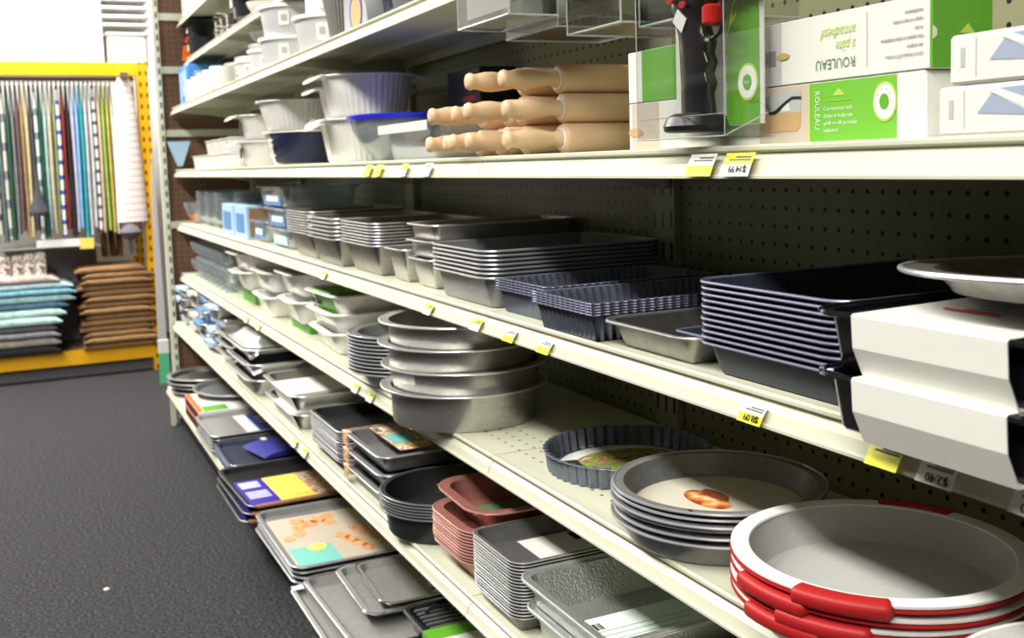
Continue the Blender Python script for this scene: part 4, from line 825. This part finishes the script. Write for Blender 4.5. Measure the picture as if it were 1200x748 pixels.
for i in range(5):
    q = t if i == 0 else dup(t, (0, 0, 0)); place(q, 146.2+i*5.6, 25.9+.0, DA, .6); q['label'] = 'white mug at the shelf front, %s from the tubs' % ['first', 'second', 'third', 'fourth', 'fifth'][i]; q['group'] = 'white mugs along the shelf front'
t = thing('blue_pack', 'blue and white wrapped pack at the far end of the shelf, beside the brown panel', 'pack', (182.4, 28.6, DA)); MB().bbox(-4.6, 4.6, -3.6, 2.8, 0, 6.6, .3).build('wrap', mat('blue_shrink_wrap', (.08, .3, .75), .25), t)
for j in range(3): MB().box(-3.9+j*2.7, -2.4+j*2.7, 2.82, 2.86, .6+.9*(j % 2), 5.6).build('white_print', LBLUE, t, False)
for z in (.9, 3.9): MB().box(-4.66, -4.62, -2.6, 1.6, z, z+1.6).build('side_print', LBLUE, t, False)
# shelf with black pots
DB = 19.12
def pot(lab, R, H, x, y, z):
    t = thing('black_pot', lab, 'pot', (x, y, z), 0, 'black pots'); MB().lathe([(R*.8, 0), (R*.88, .1), (R*.97, H), (R, H+.12), (R*.94, H+.1), (R*.85, .3)], 44).build('body', mat('black_pot_enamel', (.02, .02, .028), .3), t)
    MB().tube([(-.8, R, H*.75), (-.7, R+.7, H*.78), (.7, R+.7, H*.78), (.8, R, H*.75)], .14, 8).build('handle', BLKM, t)
    MB().box(-.5, .5, R*.95, R*.99, H*.35, H*.7).build('white_label', WTAG, t, False); return t
pot('black pot at the far end, lower of two', 4., 2.7, 183, 31, DB); pot('black pot at the far end, upper of two', 4., 2.7, 183.2, 31, DB+2.86)
pot('black pot with white label in front of the cups', 4.1, 4.2, 146.2, 31.6, DB+1.3)
t = bowl('white_bowl', 'white bowl under the labelled black pot', 'bowl', 2.6, 1.25, WCER); place(t, 146, 31.6, DB)
t = bowl('white_bowl', 'white bowl right of the labelled black pot', 'bowl', 2.7, 1.9, WCER); place(t, 135.5, 30.2, DB)
t = thing('measuring_cup', '', 'measuring cup'); MB().lathe([(.9, 0), (1.0, .08), (1.1, 1.7), (1.15, 1.75), (1.03, 1.72), (.9, .15)], 28).build('body', CHR, t); MB().tube([(0, 1.05, 1.6), (0, 2.4, 1.65)], .12, 8).build('handle', CHR, t)
for i in range(6):
    q = t if i == 0 else dup(t, (0, 0, 0)); place(q, 156.5+(i % 3)*4.7, 29.8, DB+(i//3)*1.85, .4*(i % 3)); q['label'] = 'small steel measuring cup, %s layer, %s from the black pots' % (['lower', 'upper'][i//3], ['third', 'second', 'first'][i % 3]); q['group'] = 'steel measuring cups'
t = thing('orange_pack', 'orange pouch hanging by the brown end panel', 'pouch', (187.2, 27.9, DB-.3)); MB().prism([(-1.6, 0), (1.3, 0), (.9, 2.6), (.2, 4.1), (-.5, 4.2), (-1.3, 2.2)], -.5, .5, 'x').build('pouch', ORC, t, False); MB().tube([(0, -.2, 4.0), (0, -.1, 5.2), (0, .2, 4.0)], .06, 6).build('hook', CHR, t)
# uppermost shelf, clear white containers
DC = 25.62
for i, (x, h) in enumerate(((184.2, 5.5), (175.5, 5.), (167, 5.2), (158.5, 4.6))):
    t = thing('white_container', 'white container on the uppermost shelf, %s from the far end' % ['first', 'second', 'third', 'fourth'][i], 'container', (x, 30.2, DC), 0, 'white containers on the uppermost shelf')
    MB().bbox(-3.4, 3.4, -3, 3.2, 0, h-.6, .3).build('body', WPL, t); MB().bbox(-3.6, 3.6, -3.2, 3.4, h-.6, h, .2).build('lid', WCER, t)
    MB().box(-1.6, 1.6, 3.2, 3.24, .8, h-1.6).build('label', LGREY, t, False)
# ------------------------------------------------------------------ clear clamshell packs on peg hooks above the rolling pins
def clam(x, yf, z0, z1, w, d, lab, cardm, green=False):
    t = thing('clear_clamshell', lab, 'clamshell pack', (x, yf, z0), 0, 'clear clamshell packs on hooks'); h = z1-z0
    b = MB(); P = lambda s, z: [(-w/2*s, -d, z), (w/2*s, -d, z), (w/2*s, 0, z), (-w/2*s, 0, z)]
    b.loft([P(1, 0), P(1, h), [(x_*.99, y_*.985-.01, z_) for x_, y_, z_ in P(1, h)], [(x_*.99, y_*.985-.01, .03) for x_, y_, z_ in P(1, h)]]); b.build('shell', CLEAR, t, False)
    e = MB(); e.tube([(-w/2, 0, 0), (w/2, 0, 0), (w/2, -d, 0), (-w/2, -d, 0)], .06, 6, True); e.tube([(-w/2, 0, 0), (-w/2, 0, h)], .06, 6); e.tube([(w/2, 0, 0), (w/2, 0, h)], .05, 6); e.build('moulded_edge', mat('frosted_plastic', (.85, .9, .9), .15, 0, .6), t)
    MB().box(-w*.42, w*.42, -d*.85, -d*.12, .05, .12).build('card', cardm, t, False)
    MB().box(-w*.42, w*.42, -d*.15, -d*.12, h*(.45 if green else .1), h*.9).build('front_card', GRN if green else mat('smoky_print', (.35, .34, .3), .5), t, False)
    MB().tube([(0, -d*.5, h-.4), (0, -d*.5, h+.5), (0, -(YW-yf)+.0, h+.6)], .08, 6).build('peg_hook', CHR, t)
    return t
clam(52.4, 23.2, 7.5, 12.2, 6.8, 2.8, 'white edged clear pack hanging lowest left beneath the shelf end', PAP)
clam(52.6, 26.2, 7.0, 12.6, 6.4, 6.2, 'clear pack with brown card, second from the left of the hanging row', mat('brown_print', (.24, .16, .11), .5))
clam(46.4, 26.6, 6.5, 12.4, 5.4, 6.2, 'clear pack with grey brown card, third from the left of the hanging row', mat('brown_print2', (.22, .18, .13), .5), True)
clam(41.0, 27.4, 6.2, 12.2, 4.6, 5.8, 'clear pack behind the torch, right end of the hanging row', mat('grey_brown_print', (.2, .19, .14), .5), True)
# ------------------------------------------------------------------ yellow rack with rugs at the back
t = thing('yellow_rack', 'yellow steel storage rack at the back of the store', 'rack', (244, 0, -44))
zc = 44
MB().box(-1.3, 1.3, -24.7, 24.5+14, zc+21.1, zc+23.9).build('top_beam', YEL, t, False)
MB().box(-1.3, 1.3, -24.7, 24.5+14, zc-41.0, zc-38.0).build('bottom_beam', YEL, t, False)
MB().box(-1.4, 1.4, -27., -24.6, 0.05, zc+24).build('slotted_post', YELS, t, False)
MB().box(30, 32.8, -27., -24.6, 0.05, zc+24).build('rear_post', YELS, t, False); MB().box(-1.3, 1.3, 38.5, 41, 0.05, zc+24).build('slotted_post', YEL, t, False)
MB().box(1.4, 33, -24.6, 38.5, zc-38.6, zc-38.1).build('lower_deck', mat('rack_deck_wood', (.3, .22, .14), .7), t, False); MB().box(1.4, 33, -24.6, 38.5, zc+22.4, zc+22.9).build('upper_deck', WPL, t, False)
MB().box(-.2, 0, -24.5, 38.4, .3, 2.9).build('toe_board', mat('dark_grey_board', (.09, .09, .1), .7), t, False)
MB().tube([(3, -24.5, zc+20.65), (3, 38, zc+20.65)], .35, 10).build('hanging_rail', mat('rail_brown', (.3, .15, .07), .5), t)
t = thing('rack_shelf', 'white edged shelf inside the yellow rack below the hanging rugs', 'shelf', (243.5, 6.5, -15.6)); MB().box(0, 20, -8.5, 11, 0, .4).build('shelf_board', GREYC, t, False); MB().box(-.3, 0, -7.4, 4., .3, 1.9).build('white_edge', WPL, t, False); MB().box(-.35, -.3, -7.3, -4.5, -.4, 1.9).build('yellow_tag', YELC, t, False)
MB().box(14, 20, -8.5, 11, -22, 0).build('back_panel', mat('panel_grey', (.3, .3, .33), .6), t, False)
rugs = [('bright green', (.03, .35, .08)), ('white and cream blocked', 's', (.75, .78, .68), (.1, .12, .1), 4.5), ('slate grey', (.12, .17, .18)), ('cream with navy top', 's', (.8, .76, .68), (.25, .25, .3), 6.), ('dark forest green', (.03, .12, .07)), ('ash grey', (.3, .31, .33)), ('purple brown', (.16, .09, .1)), ('tan', (.55, .38, .2)), ('yellow cream', (.7, .6, .35)), ('charcoal', (.07, .07, .09)), ('white with grey checks', 's', (.8, .82, .86), (.2, .3, .25), 5.), ('pine green', (.02, .14, .1)), ('pale aqua', (.45, .66, .66)), ('sand', (.6, .52, .38)), ('moss', (.35, .4, .2)), ('blue and white striped', 's', (.85, .87, .9), (.04, .1, .55), 3.2), ('brick red', (.32, .03, .02)), ('black', (.02, .015, .02)), ('lilac white', (.72, .68, .82)), ('sky blue', (.25, .5, .85)), ('turquoise', (.03, .38, .42)), ('light grey lilac', (.65, .64, .7)), ('pearl white', (.8, .82, .84)), ('dark grey checked', 's', (.7, .72, .7), (.08, .08, .08), 2.6), ('peach', (.75, .55, .42)), ('lime green', (.35, .55, .12)), ('mustard', (.6, .5, .1)), ('ivory', (.78, .76, .7))]
xs = -5.2
def rug(y0, w, m, nm, lab, zb, xo=0, top=19.2, flare=.25, dep=3.1):
    t = thing('hanging_rug', lab, 'rug', (247+xo, y0, top), 0, 'rugs hanging in the yellow rack'); b = MB(); R = []; L = top-zb; n = 10; ph = random.uniform(0, 6)
    for k in range(n+1):
        s = k/n; z = -L*s; ww = w*(.6+.4*min(1, s*4))*(1+flare*s*.25); off = .14*math.sin(s*4+ph)*s
        R.append([(-4+off*.5+.25*math.cos(j*PI/8*2), off+ww/2*math.cos(2*PI*j/16)*(1 if j % 2 else .92), z) if 0 else (-dep*math.cos(2*PI*j/16)*(.5+.5*min(1, s*3+.3)), off+ww/2*math.sin(2*PI*j/16), z) for j in range(16)])
    b.loft(R); b.build('rug', m, t, True, 60); MB().box(-1.8, 1.8, -w*.2, w*.2, -.2, 1.1).build('clip_hanger', CHR, t, False)
    return t
prev = 'left edge of the photo'
N = len(rugs); 
for i, r in enumerate(rugs):
    y = -4.9+i*(24.2/(N-1)); m = (stripes('rug_'+r[0].replace(' ', '_'), r[2], r[3], 2, r[4], .7, .95) if r[1] == 's' else mat('rug_'+r[0].replace(' ', '_'), r[1], .95, noise=.2, nscale=30))
    nx = rugs[i+1][0] if i+1 < N else 'wide pink striped'
    rug(y, .96, m, r[0], '%s rug hanging beside the %s one' % (r[0], nx), -11.2-random.uniform(0, 2.5), random.uniform(-.3, .3))
rug(21.9, 4.2, stripes('rug_pink_stripe', (.86, .80, .78), (.72, .55, .52), 2, 1.5, .72, .95), 'pink', 'wide white rug with thin pink stripes, the broadest one hanging', -10.6, -4.7, 20.6, 2.1, .9)
rug(24.1, .5, mat('rug_dark_blue_grey', (.08, .1, .14), .95), 'x', 'dark blue grey rug hanging next to the yellow post', -12.5, 0)
for i, (y, c, n) in enumerate(((16.5, (.22, .08, .03), 'reddish brown'), (18.2, (.12, .06, .03), 'dark brown'), (19.8, (.25, .1, .04), 'chestnut brown'), (22.6, (.5, .52, .66), 'pale lilac'))):
    rug(y, 1.3, mat('rug_low_'+n.replace(' ', '_'), c, .9), n, n+' rug hanging low behind the wide striped one', -18.6, 7, -8, .1)
t = thing('grey_bundle', 'grey scrunched cloth bundle hanging below the wide striped rug', 'cloth', (241.5, 21.3, -14.6)); MB().lathe([(.3, 0), (1.6, .6), (2.4, 1.8), (1.5, 3.), (.4, 3.6)], 14).build('cloth', mat('grey_cloth', (.12, .11, .13), .95, bump=1, bscale=90), t, True, 30)
t = thing('gathered_cloth', 'dark grey cloth gathered in folds among the hanging rugs', 'cloth', (240.9, 3.4, -8.4)); MB().lathe([(1.9, 0), (2.0, .8), (1.2, 3), (.5, 6), (.35, 9)], 12).build('cloth', mat('dark_cloth', (.05, .05, .06), .95, bump=1, bscale=90), t, True, 20)
for i, (y, c) in enumerate(((-3.8, (.6, .45, .42)), (-1.4, (.7, .55, .42)), (.8, (.78, .7, .62)), (3.0, (.75, .7, .62)))):
    t = thing('boxed_trinket', '%s small packaged trinket at the left edge below the rugs' % ['rosy', 'orange and tan', 'pinkish', 'cream'][i], 'pack', (245.5, y, -22.4+.25), 0, 'small packs below the rugs')
    MB().bbox(-1, 1, -1.1, 1.1, 0, 5.2+i*.3, .2).build('pack', blotch('trinket_print_%d' % i, [c, (.85, .8, .78), tuple(v*.5 for v in c), (.1, .05, .05)], 60), t)
# folded linens pile
def fold(X, yc, z, w, th, m, nm, lab, cat, d=15, rz=0, grp=None, sag=.0):
    t = thing(nm, lab, cat, (X, yc, z), rz, grp); b = MB(); n = 6; R = []
    for i in range(13):
        y = -w/2+w*i/12; e = math.sqrt(max(0, 1-(abs(y)/(w/2))**8)); k = max(.25, e); dz = sag*math.sin(i*.9+X+z)*.3
        R.append([(-.2-.0+.0*k, y, dz+th*.12), (-.35, y, dz+th*.3), (-.35, y, dz+th*.7*k+.05), (-.1, y, dz+th*k), (d-.1, y, dz+th*k), (d, y, dz+th*.5), (d-.1, y, dz+.02)])
    b.loft(R); b.build('cloth' if cat != 'mat' else 'pile', m, t, True, 40)
    return t
z = -37.97; lin = [(1.9, 12, (.012, .012, .014), 'black'), (1.6, 12, (.4, .36, .32), 'beige grey'), (1.3, 12, (.2, .2, .22), 'mid grey'), (1.3, 11.5, (.12, .12, .14), 'dark grey'), (1.7, 12.5, (.34, .52, .49), 'pale mint'), (1.6, 13.5, (.42, .62, .58), 'mint and white'), (1.3, 14, (.06, .15, .24), 'deep blue'), (1.4, 15.5, (.30, .50, .54), 'aqua'), (1.2, 15.8, (.10, .28, .36), 'teal'), (1.3, 15.2, (.42, .58, .64), 'pale grey blue'), (1.4, 12.5, (.55, .45, .42), 'mauve beige')]
for i, (th, w, c, n) in enumerate(lin):
    m = mat('linen_'+n.replace(' ', '_'), c, .92, noise=.3, nscale=40, col2=tuple(min(1, v*1.35+.05) for v in c) if i > 3 and i < 9 else None)
    fold(241.6+random.uniform(-.4, .3), -6.4+12/2+(w-12)/2-1.6, z, w+4, th, m, 'folded_towel', '%s folded textile, %s in the pile of folded linens' % (n, ['lowest', 'second from the bottom', 'third from the bottom', 'fourth from the bottom', 'fifth from the bottom', 'middle', 'fifth from the top', 'fourth from the top', 'third from the top', 'second from the top', 'topmost'][i]), 'folded textile', grp='folded linens on the yellow rack', sag=.12); z += th+.08
COIR = mat('coir_brown', (.36, .2, .085), .98, noise=.45, nscale=160, bump=1, bscale=250)
z = -38.0; n = 14
for i in range(n):
    th = 1.2; k = n-1-i; w = 15.2+.7*math.sin(i*2.1)
    fold(241.8+random.uniform(-.5, .3), 17.9+.45*math.sin(i*1.7)+(-1. if k == 0 else 0), z, w+(-1 if k == 0 else 0), th*1.0, COIR, 'coir_mat', 'brown coir doormat, '+('topmost of the fourteen in the pile' if k == 0 else ('lowest in the pile' if i == 0 else ORD[k]+' from the top of the pile')), 'mat', grp='brown coir doormats', sag=.12); z += th+.08
t = thing('green_panel', 'green and white plastic strip leaning between the yellow post and shelving', 'strip', (226, 24.9, -44)); MB().box(-.4, .4, -1., 1., 0.02, 6.4).build('strip', mat('green_plastic', (.12, .55, .28), .4), t, False); MB().box(-.42, .42, -1.05, 1.05, 6.45, 9.2).build('white_cap', WPL, t, False)
t = thing('leaning_board', 'pale grey board leaning between the rack and the shelving', 'board', (236, 25.9, -44)); MB().prism([(-.9, 7), (.9, 7), (.3, 40), (-.1, 48), (-.5, 40)], -.3, .3, 'x').build('board', mat('pale_grey_board', (.5, .5, .52), .5), t, False); MB().box(-.3, .3, -.5, .5, 0.02, 7).build('foot_panel', mat('pale_grey_board', (.5, .5, .52), .5), t, False)
# white stock on top of the rack
t = thing('storage_bin', '', 'storage bin'); MB().bbox(-7, 7, -4.2, 4.2, 0, 7.2, .5).build('bin', mat('bright_white_plastic', (.9, .9, .92), .4), t); MB().bbox(-7.3, 7.3, -4.6, 4.6, 7.0, 7.7, .4).build('lid', WPL, t); MB().box(-7.1, -7.0, -1.4, 1.4, 2.4, 3.2).build('handle', LGREY, t, False)
place(t, 252.5, 23.6, 22.95); t['label'] = 'white lidded storage bin on the rack top by the brown panel, under the stacked lids'
t = thing('bin_lid', '', 'lid'); MB().bbox(-7.3, 7.3, -4.8, 4.8, 0, 1.15, .4).build('lid', mat('bright_white_plastic', (.9, .9, .92), .4), t); MB().bbox(-7.5, 7.5, -5.0, 5.0, 1.15, 1.7, .2).build('rim', WPL, t)
stack(t, 7, 252.5, 23.4, 30.8, 1.85, 'white storage bin lid in the pile above the bin', 'white storage bin lids', jit=.15)
for i in range(4):
    t = thing('white_carton', 'tall plain white carton on the rack top, %s from the stacked lids' % ['first', 'second', 'third', 'fourth'][i], 'carton', (252.5, 14.2-i*8.9, 22.95), 0, 'tall white cartons on the rack top')
    MB().bbox(-7, 7, -4.35, 4.35, 0, 22, .1).build('carton', mat('bright_white_card', (.88, .88, .88), .6), t, False); MB().box(-7.03, -7.0, -1, 1, 16, 18.5).build('carton_tape', LGREY, t, False)
# lint speck on the carpet
o = MB().lathe([(.25, .02), (.32, .08), (.2, .16)], 9).build('paper_scrap', PAP, None); o.location = W(116, 5.5, -44); tag(o, 'tiny white paper scrap on the dark carpet', 'scrap')
# ------------------------------------------------------------------ camera, world, view
yaw, pitch, roll = .4377, .0915, -.0314
d = Vector((math.cos(pitch)*math.cos(yaw), math.cos(pitch)*math.sin(yaw), -math.sin(pitch))); r = Vector((-math.sin(yaw), math.cos(yaw), 0))
u = Vector((math.sin(pitch)*math.cos(yaw), math.sin(pitch)*math.sin(yaw), math.cos(pitch)))
r2 = r*math.cos(roll)+u*math.sin(roll); u2 = u*math.cos(roll)-r*math.sin(roll)
flip = lambda v: Vector((v.x, -v.y, v.z)); R_, U_, D_ = flip(r2), flip(u2), flip(d)
M = Matrix((R_, U_, -D_)).transposed().to_4x4(); M.translation = W(0, 0, 0)
cam = bpy.data.cameras.new('camera'); co = bpy.data.objects.new('camera', cam); C.objects.link(co); co.matrix_world = M
cam.sensor_width = 36; cam.lens = 1223.7/1200*36; cam.shift_y = (301.2-374)/1200; cam.clip_start = .02
cam.dof.use_dof = True; cam.dof.focus_distance = 1.15; cam.dof.aperture_fstop = 9
bpy.context.scene.camera = co
w = bpy.data.worlds.new('world'); bpy.context.scene.world = w; w.use_nodes = True
w.node_tree.nodes['Background'].inputs['Color'].default_value = (.9, .95, 1, 1); w.node_tree.nodes['Background'].inputs['Strength'].default_value = .03
vs = bpy.context.scene.view_settings; vs.view_transform = 'Standard'; vs.look = 'None'; vs.gamma = 1; vs.use_curve_mapping = False; vs.exposure = -.74

# printing belongs to the panel it is printed on: one level deeper
SUBS = {'lettering', 'printed_line', 'print_line', 'badge', 'badge_dot', 'white_print', 'barcode', 'mark_line', 'mark_emblem', 'card_emblem', 'label_print', 'dark_stroke', 'pale_print', 'glass_print', 'handle_print', 'handle_tip', 'beam_core', 'light_beam', 'cookie_print', 'teal_panel', 'yellow_badge', 'red_corner', 'black_badge', 'dark_print', 'yellow_print', 'pie_picture', 'centre_badge', 'dark_band', 'food_dark', 'price_sticker'}
HOSTS = ['green_panel', 'backing_card', 'mint_label', 'cookie_label', 'purple_panel', 'navy_label', 'food_sleeve', 'card_sleeve', 'blue_label', 'round_label', 'paper_label', 'label', 'blue_picture', 'purple_ring', 'upper_half', 'green_sleeve', 'card']
base = lambda o: o.name.split('.')[0]
for root in [o for o in C.objects if o.parent is None and o.children]:
    ch = list(root.children); host = None
    for h in HOSTS:
        m_ = [c for c in ch if base(c) == h]
        if m_: host = m_[0]; break
    if host:
        for c in ch:
            if base(c) in SUBS and c is not host: c.parent = host
